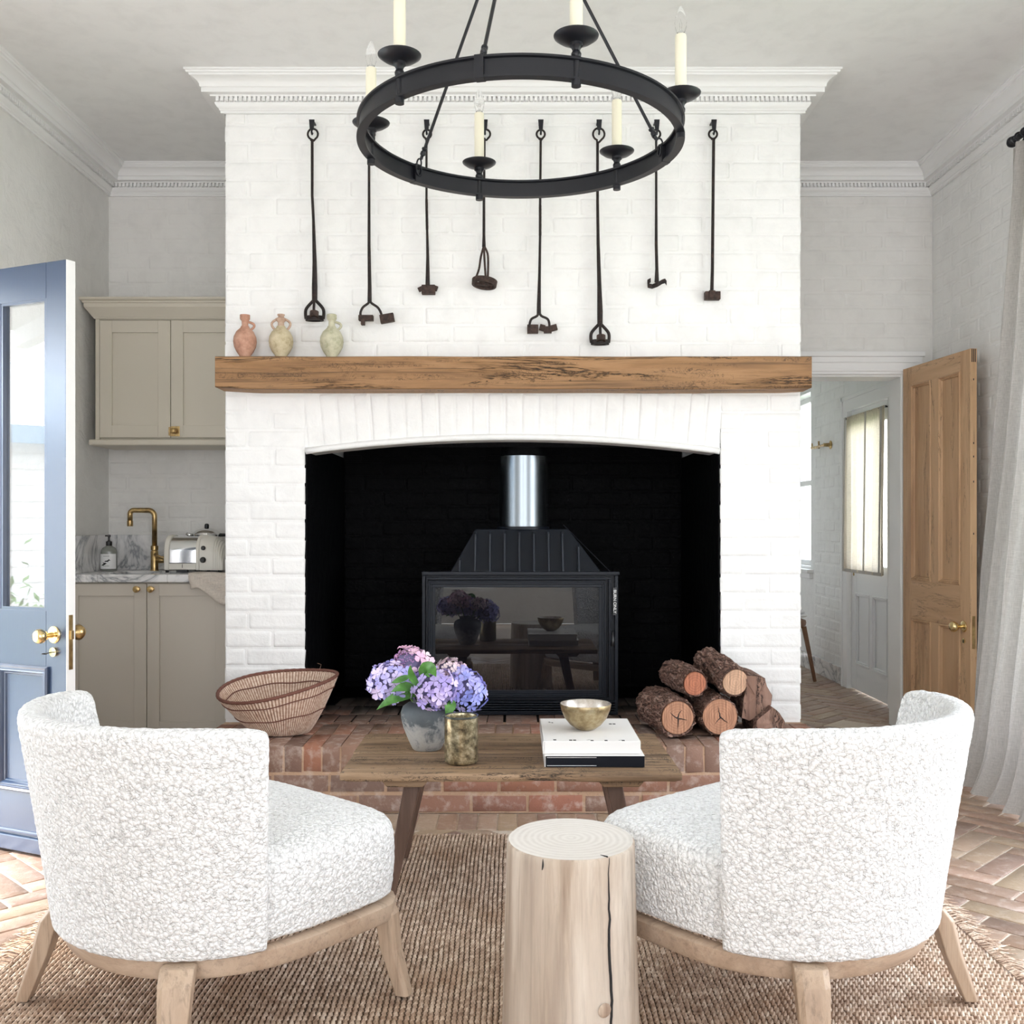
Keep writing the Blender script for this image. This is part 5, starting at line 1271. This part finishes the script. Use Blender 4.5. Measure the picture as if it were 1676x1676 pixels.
for t0 in (.80, .43):
    for off in (.0025, -.0115):
        if off < 0 and t0 < .5: continue
        b = MB(); pts = [bask(i/120, t0+.012*sin(i*.4)+.01*sin(i*.13), off) for i in range(120)]; b.tube(pts, .0028, 6, closed=True); lobj('stripe', b, M['sisal_dark'], bs, smooth=True)
b = MB(); pts = [bask(i/160, 1.0, -.0045) for i in range(160)]; pts = [(p[0], p[1], p[2]+.002) for p in pts]; b.tube(pts, [.0078+.0008*sin(i*1.9) for i in range(160)], 8, closed=True); lobj('rim', b, M['sisal_dark'], bs, smooth=True)
b = MB(); b.tube([(.16, .14, .262), (.168, .14, .285), (.150, .138, .292)], .0008, 4); lobj('loose_fibre', b, M['sisal'], bs)

# ------------------------------------------------------------------ firewood
def log(f, bk_, r, er, label, endmat='log_end', cracks=3, seed=1, ry=1.0):
    f, bk_ = Vector(f), Vector(bk_); d = (bk_-f); Ln = d.length; d.normalize(); q = d.to_track_quat('Y', 'Z').to_matrix().to_4x4()
    t = empty('firewood_log', tuple(f), label=label, cat='log', group='firewood logs piled on the hearth'); t.rotation_euler = d.to_track_quat('Y', 'Z').to_euler()
    rr = random.Random(seed); N = 64; b = MB(); rows = []
    for j in range(19):
        y = Ln*j/18; row = []
        for i in range(N):
            a = 2*pi*i/N; nz = mnoise.noise(Vector((cos(a)*2.2+seed, sin(a)*2.2, y*9)))*.10+abs(mnoise.noise(Vector((cos(a)*5+seed, sin(a)*5, y*14))))*.20-.05+mnoise.noise(Vector((cos(a)*12+seed, sin(a)*12, y*50)))*.05
            e = 1-.25*max(0, 1-y/.02)*.3; row.append(((r*(1+nz)*e)*cos(a), y+(.006*mnoise.noise(Vector((a*3, seed, 0))) if j == 0 else 0), ry*(r*(1+nz)*e)*sin(a)))
        rows.append(row)
    b.rings(rows, True, False, True); inner = []
    lip_ = [(er*1.04*cos(2*pi*i/N), .004, ry*er*1.04*sin(2*pi*i/N)) for i in range(N)]
    b.rings([rows[0], lip_, [(er*cos(2*pi*i/N), .010, ry*er*sin(2*pi*i/N)) for i in range(N)]], True, False, False)
    lobj('bark', b, M['bark'], t, smooth=60)
    b = MB(); b.rings([[(er*s_*cos(2*pi*i/N)*(1+.02*sin(3*2*pi*i/N+seed)), -.001+(.006 if s_ == 1 else 0), ry*er*s_*sin(2*pi*i/N)) for i in range(N)] for s_ in (1, .97, .6, .2)], True, False, True)
    lobj('cut_end', b, M[endmat], t, smooth=50)
    if cracks:
        b = MB()
        for k in range(cracks):
            a = rr.uniform(0, 6.28) if k == 0 else a+2*pi/cracks+rr.uniform(-.4, .4)
            p = Vector((rr.uniform(-.004, .004), -.0016, rr.uniform(-.004, .004))); pts = [p]; 
            for s_ in range(4): p = p+Vector((cos(a+rr.uniform(-.35, .35)), 0, sin(a+rr.uniform(-.35, .35))))*er*.15; pts.append(p)
            b.tube(pts, [.0030, .0024, .0018, .0012, .0004], 5)
        lobj('crack', b, M['ink'], t)
    return t
log((.712, 4.42, HZ+.093), (.655, 4.76, HZ+.093), .088, .072, 'largest bark-covered log, bottom left of the pile, with a cross-shaped crack', cracks=4, seed=2)
log((.905, 4.46, HZ+.090), (.880, 4.80, HZ+.090), .084, .078, 'orange-faced log at the bottom centre of the pile, cracked in the middle', cracks=3, seed=5)
log((.798, 4.48, HZ+.232), (.742, 4.77, HZ+.240), .064, .052, 'smaller log with a red cut face, lying between and above the two bottom logs', 'log_end_red', 0, seed=8)
log((.978, 4.49, HZ+.236), (.915, 4.81, HZ+.285), .070, .058, 'topmost log of the pile with a pale cut face and smooth bark', 'log_end_pale', 0, seed=11)
def split(poly, y0, y1, label, seed, skew=(0, 0)):
    cx = sum(p[0] for p in poly)/len(poly); cz = min(p[1] for p in poly)
    t = empty('split_log', (cx, y0, cz), label=label, cat='log', group='firewood logs piled on the hearth'); P = []
    for i in range(len(poly)):
        a, b_ = poly[i], poly[(i+1) % len(poly)]
        for s_ in range(4): u = s_/4; P.append((a[0]+(b_[0]-a[0])*u+.004*mnoise.noise(Vector((i+u, seed, 0))), a[1]+(b_[1]-a[1])*u+.004*mnoise.noise(Vector((i+u, seed, 5)))))
    b = MB(); b.rings([[(x+skew[0]*k/6, y0+(y1-y0)*k/6+(.008*mnoise.noise(Vector((x*30, z*30, seed))) if k == 0 else 0), z+skew[1]*k/6) for x, z in P] for k in range(7)], True, False, True); obj('bark', b, M['bark'], t, smooth=50)
    b = MB(); c_ = (cx, sum(p[1] for p in poly)/len(poly))
    b.rings([[(c_[0]+(x-c_[0])*s_, y0-.0005+(.008*mnoise.noise(Vector((x*30, z*30, seed)))), c_[1]+(z-c_[1])*s_) for x, z in P] for s_ in (.985, .5, .1)], True, False, True); obj('split_face', b, M['split_face'], t, smooth=50)
    return t
M['split_face'] = wood('split_grey_wood', (.24,.135,.095), (.34,.21,.16), (.12,.06,.045), 'Z', 1.6, .85, 1.5, bumpy=.8)
def wz(pts, Y): return [(W(px, py, Y).x, W(px, py, Y).z) for px, py in pts]
split(wz([(1214, 1176), (1216, 1150), (1222, 1125), (1216, 1104), (1240, 1106), (1252, 1110), (1256, 1124), (1264, 1138), (1262, 1154), (1240, 1172), (1226, 1180)], 4.50), 4.50, 4.76, 'knotty dark split log standing against the chimney breast', 3)
sp2 = wz([(1236, 1178), (1262, 1156), (1274, 1166), (1283, 1180)], 4.46); z_ = HZ+.003
split([(sp2[0][0], z_), sp2[0], sp2[1], sp2[2], sp2[3], (sp2[3][0]+.01, z_)], 4.44, 4.72, 'reddish triangular split log, rightmost and lowest of the pile', 6)

# ------------------------------------------------------------------ doors
def panel(parent, x0, x1, z0, z1, T, yf, mat_p, mat_m, mw=.022, proud=.0, depth=.012, both=True):
    """recessed field with an ogee moulding frame on the face at y=yf (faces -y); leaf runs yf..yf+T"""
    b = MB(); b.box(x0-.002, x1+.002, yf+depth, yf+T-depth, z0-.002, z1+.002); p = lobj('panel', b, mat_p, parent)
    prof = [(-.002, .0), (.000, -.004-proud), (.006, -.006-proud), (.010, -.003-proud*.6), (.014, .004), (.018, .005), (mw, depth), (-.002, depth)]
    b = MB(); loop = [(x0, z0), (x1, z0), (x1, z1), (x0, z1)]; rings = []
    for i, (x, z) in enumerate(loop):
        sx = 1 if i in (0, 3) else -1; sz = 1 if i in (0, 1) else -1
        rings.append([(x+sx*o_, yf+y_, z+sz*o_) for o_, y_ in prof])
    rings.append(rings[0]); b.rings(rings, True, False, False); o = put('moulding', mesh_of('moulding', b, mat_m, 25), None); o.parent = p
    return p
def knob_set(parent, x, z, yf, mat, proj=.055, r=.028, rose=.030, keyhole=True):
    Mx = Matrix.Rotation(radians(90), 4, 'X'); b = MB()
    b.lathe([(0, 0), (rose, 0), (rose, .004), (rose*.85, .008), (.010, .010), (.009, proj*.55), (.013, proj*.65), (r*.75, proj*.72), (r, proj), (r*.92, proj+.012), (r*.6, proj+.020), (0, proj+.022)], (x, yf, z), 28, M=Mx)
    o = lobj('door_knob', b, mat, parent, smooth=45)
    if keyhole:
        b = MB(); b.lathe([(0, 0), (.014, 0), (.014, .003), (0, .004)], (x+(.0), yf, z-.075), 18, M=Mx @ Matrix.Scale(1, 4)); lobj('escutcheon', b, mat, parent, smooth=45)
        b = MB(); b.box(x-.002, x+.002, yf-.0055, yf-.003, z-.085, z-.068); lobj('keyhole', b, M['ink'], parent)
    return o
# stripped pine door, local x from hinge (0) to free edge, its face toward -y
hx_, hy_ = 2.292, 6.0; fx_, fy_ = 2.368, 5.285
Wd = sqrt((fx_-hx_)**2+(fy_-hy_)**2); ang = math.atan2(fy_-hy_, fx_-hx_)
Hd = 2.115; T = .036
pd = empty('door_2', (hx_, hy_, .012), ang, kind='structure')
st = .098; zt_ = Hd-.105; z1a, z1b = .885, Hd-.105; z0a, z0b = .225, .66; xm0, xm1 = Wd/2-.042, Wd/2+.042
b = MB(); b.box(0, st, 0, T, 0, Hd); b.box(Wd-st, Wd, 0, T, 0, Hd); lobj('stile', b, M['pine'], pd, bevel=.002)
b = MB(); b.box(xm0, xm1, 0, T, z1a, z1b); b.box(xm0, xm1, 0, T, z0a, z0b); lobj('muntin', b, M['pine'], pd, bevel=.001)
b = MB(); b.box(st, Wd-st, 0, T, z1b, Hd); b.box(st, Wd-st, 0, T, z0b, z1a); b.box(st, Wd-st, 0, T, 0, z0a); lobj('rail', b, M['pine_h'], pd, bevel=.001)
for (x0, x1) in ((st, xm0), (xm1, Wd-st)):
    for (za, zb) in ((z1a, z1b), (z0a, z0b)): panel(pd, x0, x1, za, zb, T, 0, M['pine'], M['pine'])
kz = 1.21-(1025-860)*5.36/FOC-.012
knob_set(pd, Wd-.062, kz, 0, M['brass_bright'])
b = MB(); b.box(Wd-.0005, Wd+.0012, .010, .026, kz-.11, kz+.06); lobj('lock_plate', b, M['brass'], pd)
b = MB()
for z in (.6, 1.15, 1.42, 1.55, 1.62, 1.95): b.box(Wd-.001, Wd+.0006, .015, .020, z, z+.010)
for k in range(3): b.box(Wd-.0008, Wd+.0006, .006+.009*k, .011+.009*k, Hd-.07, Hd-.002)
lobj('peg_hole', b, M['ink'], pd)
# navy glazed garden door
fx_, fy_ = -1.604, 3.66; u_ = Vector((-.910, .415)); Wn = .830; hx_, hy_ = fx_+u_.x*Wn, fy_+u_.y*Wn
ang = math.atan2(fy_-hy_, fx_-hx_); Hn = 2.150; Tn = .040
nd_ = empty('door_1', (hx_, hy_, .015), ang, kind='structure')
st = .100; gz0, gz1 = .885, 2.02; pz0, pz1 = .235, .665; mm0, mm1 = Wn/2-.03, Wn/2+.03
mm0, mm1 = Wn-.100-.235-.055, Wn-.100-.235
b = MB(); b.box(0, st, 0, Tn, 0, Hn); b.box(Wn-st, Wn, 0, Tn, 0, Hn); lobj('stile', b, M['navy'], nd_, bevel=.002)
b = MB(); b.box(mm0, mm1, 0, Tn, gz0, gz1); b.box(mm0, mm1, 0, Tn, pz0, pz1); lobj('muntin', b, M['navy'], nd_, bevel=.001)
b = MB(); b.box(st, Wn-st, 0, Tn, gz1, Hn); b.box(st, Wn-st, 0, Tn, pz1, gz0); b.box(st, Wn-st, 0, Tn, 0, pz0); lobj('rail', b, M['navy'], nd_, bevel=.001)
b = MB(); b.box(Wn, Wn+.0012, 0, Tn, 0, Hn); lobj('edge', b, M['trim'], nd_, label='white painted door edge')
for (x0, x1) in ((st, mm0), (mm1, Wn-st)):
    if x1-x0 < .05: continue
    b = MB(); b.box(x0-.002, x1+.002, Tn/2-.002, Tn/2+.002, gz0-.002, gz1+.002); g = lobj('glass_pane', b, M['door_glass'], nd_)
    b = MB(); frame(b, x0, x1, gz0, gz1, .010, .002, Tn/2-.002); o = put('glazing_bead', mesh_of('glazing_bead', b, M['navy']), None); o.parent = g
    panel(nd_, x0, x1, pz0, pz1, Tn, 0, M['navy'], M['navy'], proud=.004)
b = MB()
def bolection(x0, x1, z0, z1):
    prof = [(0, 0), (0, -.010), (.006, -.016), (.012, -.012), (.016, -.013), (.020, -.006), (.028, -.002), (.030, 0)]
    loop = [(x0, z0), (x1, z0), (x1, z1), (x0, z1)]; R_ = []
    for i, (x, z) in enumerate(loop):
        sx = 1 if i in (0, 3) else -1; sz = 1 if i in (0, 1) else -1; R_.append([(x+sx*o_, y_, z+sz*o_) for o_, y_ in prof])
    R_.append(R_[0]); b.rings(R_, True, False, False)
bolection(mm1-.018, Wn-st+.018, pz0-.018, pz1+.018)
lobj('moulding', b, M['navy'], nd_, smooth=25)
b = MB(); b.prism([(0, .0), (Wn, 0), (Wn, .055), (0, .055)], -.014, .002); b.prism([(0, .062), (Wn, .062), (Wn, .075), (0, .075)], -.010, .002); lobj('weather_bar', b, M['navy'], nd_, bevel=.004)
kz = 1.21-(1043-860)*3.60/FOC-.015
kn = knob_set(nd_, Wn-.058, kz, 0, M['brass_bright'], .062, .027, .031, False)
b = MB(); b.lathe([(0, 0), (.030, 0), (.030, .004), (.010, .008), (.010, .03), (.026, .045), (.030, .062), (.020, .078), (0, .080)], (Wn-.050, Tn, kz), 24, M=Matrix.Rotation(radians(-90), 4, 'X')); lobj('door_knob', b, M['brass'], nd_, smooth=45)
b = MB(); b.lathe([(0, 0), (.017, 0), (.017, .010), (0, .011)], (Wn-.056, 0, kz-.062), 20, M=Matrix.Rotation(radians(90), 4, 'X')); lobj('lock_cylinder', b, M['brass_bright'], nd_, smooth=45)
b = MB(); b.tube([(Wn-.056, -.010, kz-.062), (Wn-.056, -.036, kz-.063)], .0018, 6); b.tube([(Wn-.056+.009*cos(a), -.045+.009*sin(a)*1.0, kz-.064) for a in [2*pi*i/14 for i in range(14)]], .0018, 6, closed=True); lobj('door_key', b, M['plastic_black'], nd_, smooth=True)
b = MB(); b.box(Wn+.0010, Wn+.003, .011, .028, kz-.125, kz+.072); lp = lobj('lock_plate', b, M['brass'], nd_)
b = MB(); b.box(Wn+.003, Wn+.010, .014, .027, kz-.016, kz+.016); o = put('latch', mesh_of('latch', b, M['brass_bright']), None, bevel=.001); o.parent = lp
# white hall door in the right-hand wall, half-glazed, local face toward -x
hd_ = empty('door_3', (2.515, 6.752, .006), radians(90), kind='structure')   # local x -> +Y, local -y -> +X ; face the room at local +y
Wh, Hh = .836, 2.050
def hb(b): b.v = [(x, .0-y, z) for x, y, z in b.v]; return b
b = MB(); b.box(0, .115, 0, .038, 0, Hh); b.box(Wh-.115, Wh, 0, .038, 0, Hh); b.box(.115, Wh-.115, 0, .038, Hh-.13, Hh); b.box(.115, Wh-.115, 0, .038, .70, .92); b.box(.115, Wh-.115, 0, .038, 0, .20); b.box(Wh/2-.045, Wh/2+.045, 0, .038, .20, .70)
lobj('frame', hb(b), M['door_white'], hd_, bevel=.002)
for (x0, x1) in ((.115, Wh/2-.045), (Wh/2+.045, Wh-.115)):
    b = MB(); b.box(x0-.002, x1+.002, .012, .026, .198, .702); p = lobj('panel', hb(b), M['door_white'], hd_)
    b = MB(); frame(b, x0, x1, .20, .70, .012, -.006, .014); frame(b, x0+.012, x1-.012, .212, .688, .010, .004, .014); b.v = [(x, .038-(y), z) for x, y, z in b.v]; b.v = [(x, y-.038, z) for x, y, z in b.v]
    b2 = MB(); frame(b2, x0-.012, x1+.012, .188, .712, .014, -.008, .004); frame(b2, x0+.002, x1-.002, .202, .698, .010, -.002, .012)
    b2.v = [(x, -y+.0, z) for x, y, z in b2.v]; o = put('moulding', mesh_of('moulding', b2, M['door_white']), None, bevel=.003); o.parent = p
b = MB(); b.box(.113, Wh-.113, .018, .022, .918, Hh-.128); lobj('glass_pane', hb(b), M['clear_glass'], hd_)
M['hallface'] = None
b = MB(); Mx = Matrix.Rotation(radians(-90), 4, 'X')
b.lathe([(0, 0), (.026, 0), (.026, .004), (.009, .008), (.009, .030), (.024, .042), (.027, .058), (.018, .068), (0, .070)], (Wh-.055, .0, .915), 22, M=Mx); lobj('door_knob', b, M['brass'], hd_, smooth=45)
b = MB(); b.lathe([(0, 0), (.012, 0), (.012, .004), (0, .005)], (Wh-.055, 0, .845), 16, M=Mx); lobj('escutcheon', b, M['brass'], hd_, smooth=45)
# its casing
b = MB(); 
for (y0, y1, z0, z1) in ((6.64, 6.755, 0, 2.055), (7.585, 7.70, 0, 2.055), (6.64, 7.70, 2.055, 2.17)):
    b.box(2.478, 2.502, y0, y1, z0, z1)
b.box(2.470, 2.480, 7.67, 7.70, 0, 2.17); b.box(2.470, 2.480, 6.64, 7.70, 2.14, 2.17); struct('trim_3', b, M['trim'], bevel=.003)
# linen half curtain on the hall door (room side)
b = MB(); rows = []; N = 90
for j in range(25):
    v_ = j/24; z = 2.005-1.13*v_; row = []
    for i in range(N+1):
        u = i/N; y = 6.745+.765*u+(.015*v_*(u-.5)); amp = .007+.012*v_
        x = 2.455-amp*(sin(u*2*pi*5.2+.6*sin(v_*2))+.35*sin(u*2*pi*13+v_))*(.35+.65*min(1, v_*3))-.006*sin(u*2*pi*24)*(max(0, 1-v_*6))
        row.append((x, y, z))
    rows.append(row)
b.grid(rows); cc = obj('cafe_curtain', b, M['cafe'], None, smooth=True); tag(cc, 'translucent natural linen half curtain hung on the white hall door', 'curtain'); 
b = MB()
for y in (6.76, 7.06, 7.495):
    b.grid([[(2.436-.014*j/8, y+q, 2.0-1.125*j/8) for q in (-.018, .018)] for j in range(9)])
b.grid([[(2.442-.006, 6.745+.765*i/8, z) for z in (.872, .895)] for i in range(9)])
hem = obj('hem', b, M['linen'], cc, smooth=True, label='darker folded hem of the curtain')
b = MB(); b.tube([(2.462, 6.74, 2.0), (2.462, 7.56, 2.0)], .005, 8); b.lathe([(0, 0), (.009, .002), (.010, .01), (0, .016)], (2.462, 7.555, 2.0), 10, M=Matrix.Rotation(radians(-90), 4, 'X')); b.box(2.46, 2.50, 6.782, 6.788, 1.995, 2.005); b.box(2.46, 2.50, 7.545, 7.551, 1.995, 2.005)
cr = obj('curtain_wire', b, M['black_iron'], None, smooth=40); tag(cr, 'thin black curtain rod across the white hall door', 'curtain rod')
# hall window
wdw = MB(); y0, y1, z0, z1 = 8.55, 9.35, .84, 2.36
def yframe(bm, xa, xb, y0, y1, z0, z1, w_): bm.box(xa, xb, y0, y0+w_, z0, z1); bm.box(xa, xb, y1-w_, y1, z0, z1); bm.box(xa, xb, y0+w_, y1-w_, z0, z0+w_); bm.box(xa, xb, y0+w_, y1-w_, z1-w_, z1)
yframe(wdw, 2.50, 2.66, y0, y1, z0, z1, .025); yframe(wdw, 2.56, 2.60, y0+.025, y1-.025, z0+.025, 1.60, .045); yframe(wdw, 2.60, 2.64, y0+.025, y1-.025, 1.56, z1-.025, .045)
w1 = struct('window_1', wdw, M['trim'], bevel=.002)
b = MB(); b.box(2.445, 2.66, y0-.06, y1+.06, z0-.03, z0+.002); b.box(2.47, 2.51, y0-.04, y1+.04, z0-.075, z0-.03); obj('window_sill', b, M['trim'], w1, bevel=.006)
b = MB(); b.box(2.576, 2.580, y0+.06, y1-.06, z0+.06, 1.57); obj('glass_pane', b, M['clear_glass'], w1)
b = MB(); b.box(2.616, 2.620, y0+.06, y1-.06, 1.60, z1-.06); obj('glass_pane', b, M['clear_glass'], w1)
# other windows and garden doorway of the room
def window_y(nm, x0, x1, z0, z1, y):
    b = MB(); frame(b, x0, x1, z0, z1, .04, y-.16, y-.02); frame(b, x0+.04, x1-.04, z0+.04, z1-.04, .045, y-.12, y-.08); xm = (x0+x1)/2; b.box(xm-.018, xm+.018, y-.12, y-.08, z0+.08, z1-.08); b.box(x0+.08, x1-.08, y-.12, y-.08, (z0+z1)/2-.02, (z0+z1)/2+.02)
    return struct(nm, b, M['trim'], bevel=.003)
window_y('window_3', -1.9, -.2, .4, 2.8, YR); window_y('window_4', .5, 2.2, .4, 2.8, YR)
b = MB(); yframe(b, XR+.08, XR+.20, 1.5, 4.62, .25, 2.62, .05)
for y in (2.28, 3.06, 3.84): b.box(XR+.10, XR+.15, y-.03, y+.03, .30, 2.57)
b.box(XR+.10, XR+.15, 1.55, 4.57, 1.5, 1.55); struct('window_2', b, M['trim'], bevel=.003)
b = MB(); b.box(XL-.20, XL+.012, DY1-.005, DY1+.10, 0, DH+.10); b.box(XL-.20, XL+.012, DY0-.10, DY0+.005, 0, DH+.10); b.box(XL-.20, XL+.012, DY0, DY1, DH-.005, DH+.10); struct('trim_4', b, M['trim'], bevel=.003)

# brass coat hook on the hall wall
hk = empty('coat_hook', (2.497, 8.22, 1.85), label='brass double coat hook on the white hall wall', cat='hook')
b = MB(); z = W(0, 731, 8.2).z; b.lathe([(0, 0), (.032, 0), (.034, .006), (.016, .014), (.013, .05), (.016, .056), (0, .058)], (2.497, 8.02, z), 18, M=Matrix.Rotation(radians(-90), 4, 'Y'))
b.tube([(2.45, 8.02, z), (2.445, 8.10, z), (2.445, 8.22, z-.004), (2.44, 8.34, z)], [.013, .010, .012, .012], 10); b.tube([(2.445, 8.16, z-.02), (2.443, 8.16, z+.04)], .007, 8); b.tube([(2.442, 8.33, z-.01), (2.442, 8.34, z+.035)], .006, 8)
obj('hook', b, M['brass'], hk, smooth=45)
# stool in the hall
sx_, sy_ = 2.12, 8.12
so = empty('hall_stool', (sx_, sy_, 0), label='wooden stool with pale rush seat, half hidden behind the chimney breast', cat='stool')
for (dx, dy) in ((.15, -.15), (-.15, -.15), (.15, .15), (-.15, .15)):
    b = MB(); b.tube([(sx_+dx, sy_+dy, .42), (sx_+dx*1.45, sy_+dy*1.45, .0)], [.020, .014], 8); obj('leg', b, M['brown_leg'], so, smooth=True)
b = MB(); b.lathe([(0, .40), (.17, .40), (.20, .42), (.205, .44), (.20, .46), (.16, .475), (0, .475)], (sx_, sy_, 0), 28); obj('seat', b, M['brown_leg'], so, smooth=45)
b = MB()
for k in range(4): b.lathe([(.0, .012+.0), (.10-.02*k, .012), (.11-.02*k, 0), (.10-.02*k, -.012), (0, -.012)], (sx_+.10, sy_-.03, .50+.026*k), 24)
fr = obj('folded_cloth', b, M['paper'], None, smooth=45); tag(fr, 'white folded cloth lying on the hall stool', 'cloth')

# ------------------------------------------------------------------ curtain on the right
rod = empty('curtain_rod', (2.31, 4.0, 2.985), label='black iron curtain rod with rings above the right window', cat='curtain rod')
RZ = 2.985; b = MB(); b.tube([(2.31, 1.3, RZ), (2.31, 4.70, RZ)], .014, 12); b.lathe([(.014, 0), (.020, .003), (.020, .012), (.015, .016), (.024, .024), (.026, .036), (.020, .050), (0, .054)], (2.31, 4.69, RZ), 18, M=Matrix.Rotation(radians(-90), 4, 'X')); obj('rod', b, M['black_iron'], rod, smooth=45)
b = MB(); b.tube([(2.31, 4.62, RZ-.012), (2.40, 4.62, RZ-.03), (XR, 4.62, RZ-.03)], .008, 8); b.lathe([(0, 0), (.03, 0), (.03, .008), (0, .01)], (XR, 4.62, RZ-.03), 16, M=Matrix.Rotation(radians(-90), 4, 'Y')); obj('bracket', b, M['black_iron'], rod, smooth=45)
for k in range(16):
    y = 4.655-.055*k-(.02 if k > 1 else 0)
    b = MB(); b.tube([(2.31+.022*cos(a), y, RZ-.004+.022*sin(a)) for a in [2*pi*i/16 for i in range(16)]], .0045, 6, closed=True); obj('ring', b, M['black_iron'], rod, smooth=True)
P = []; NV, NU = 60, 260
for j in range(NV+1):
    v_ = j/NV; z = 2.955-2.940*v_; row = []
    for i in range(NU+1):
        u = i/NU; s_ = u
        flare = v_**1.6
        ytop = 4.72-.95*s_; ybot = 4.97-1.25*s_
        y = ytop+(ybot-ytop)*min(1, v_*1.5)*(.8+.2*v_)
        xt = 2.31; xb = 2.335-.19*min(1, s_*5)*flare
        x = xt+(xb-xt)*v_-.030*v_
        ph = s_*2*pi*8.5+.9*sin(v_*2.2+s_*5)
        amp = .016+.028*v_**.8
        x += amp*(sin(ph)+.35*sin(ph*2.1+v_*3)+.2*sin(ph*.47+2))
        y += .018*cos(ph)*v_+.010*mnoise.noise(Vector((s_*6, v_*5, 0)))
        x += .006*mnoise.noise(Vector((s_*30, v_*8, 3)))
        if v_ > .93: k = (v_-.93)/.07; x -= .05*k*k*(1+.5*sin(ph)); 
        row.append((min(x, XR-.03), y, max(z, .006)))
    P.append(row)
b = MB(); b.grid(P); cu = obj('linen_curtain', b, M['linen'], None, smooth=True); tag(cu, 'long grey linen curtain pooling on the brick floor at right', 'curtain'); 

# ------------------------------------------------------------------ outside, seen through and mirrored in the door glass
b = MB(); b.box(-12, XL-.23, -4, 12, -.10, -.02); struct('ground_outside', b, M['paving'])
b = MB(); b.box(2.75, 12, -4, 14, -.10, -.02); struct('lawn_outside', b, M['grass'])
nb = empty('neighbour_house', (-7.5, 3, 0), label='white weatherboard outbuilding with blue-grey corrugated roof outside', cat='building')
b = MB(); b.box(-8.2, -7.2, -2, 8, 0, 2.0)
for k in range(14): b.box(-7.2, -7.185, -2, 8, .02+.14*k, .145+.14*k)
obj('wall', b, M['ext_white'], nb)
b = MB(); rows = [[(-6.9-1.6*t_, -2.2+10.4*i/200, 2.05+.75*t_+.018*sin(i*.9*2)) for i in range(201)] for t_ in (0, 1)]; b.grid(rows); obj('roof', b, M['roof_metal'], nb, smooth=True)
b = MB(); b.box(-6.92, -6.88, -2.2, 8.2, 1.90, 2.05); obj('gutter', b, M['roof_metal'], nb)
b = MB(); b.box(-4.2, XL-.23, 1.2, 6.0, 2.35, 2.45)
for k in range(6): b.box(-4.2, XL-.23, 1.3+.9*k, 1.38+.9*k, 2.25, 2.35)
struct('verandah_roof', b, M['ext_white'])
bu = empty('garden_bush', (-4.9, 3.3, 0), label='leafy green garden bush on the paving outside', cat='shrub'); b = MB(); rr = random.Random(4)
for i in range(900):
    p = Vector((rr.gauss(0, .28), rr.gauss(0, .45), abs(rr.gauss(.38, .22)))); d = Vector((rr.uniform(-1, 1), rr.uniform(-1, 1), rr.uniform(-.3, 1))).normalized()*.05; n_ = d.cross(Vector((0, 0, 1))).normalized()*.02 if d.cross(Vector((0,0,1))).length > 1e-3 else Vector((.02, 0, 0))
    c_ = Vector((-4.9, 3.3, .1))+p; b.add([c_-d, c_-n_, c_+d, c_+n_], [(0,1,2,3)])
obj('foliage', b, M['bush'], bu, fix=False)
b = MB(); b.tube([(-4.9, 3.3, -.02), (-4.88, 3.3, .5)], .03, 6); obj('stem', b, M['brown_leg'], bu)
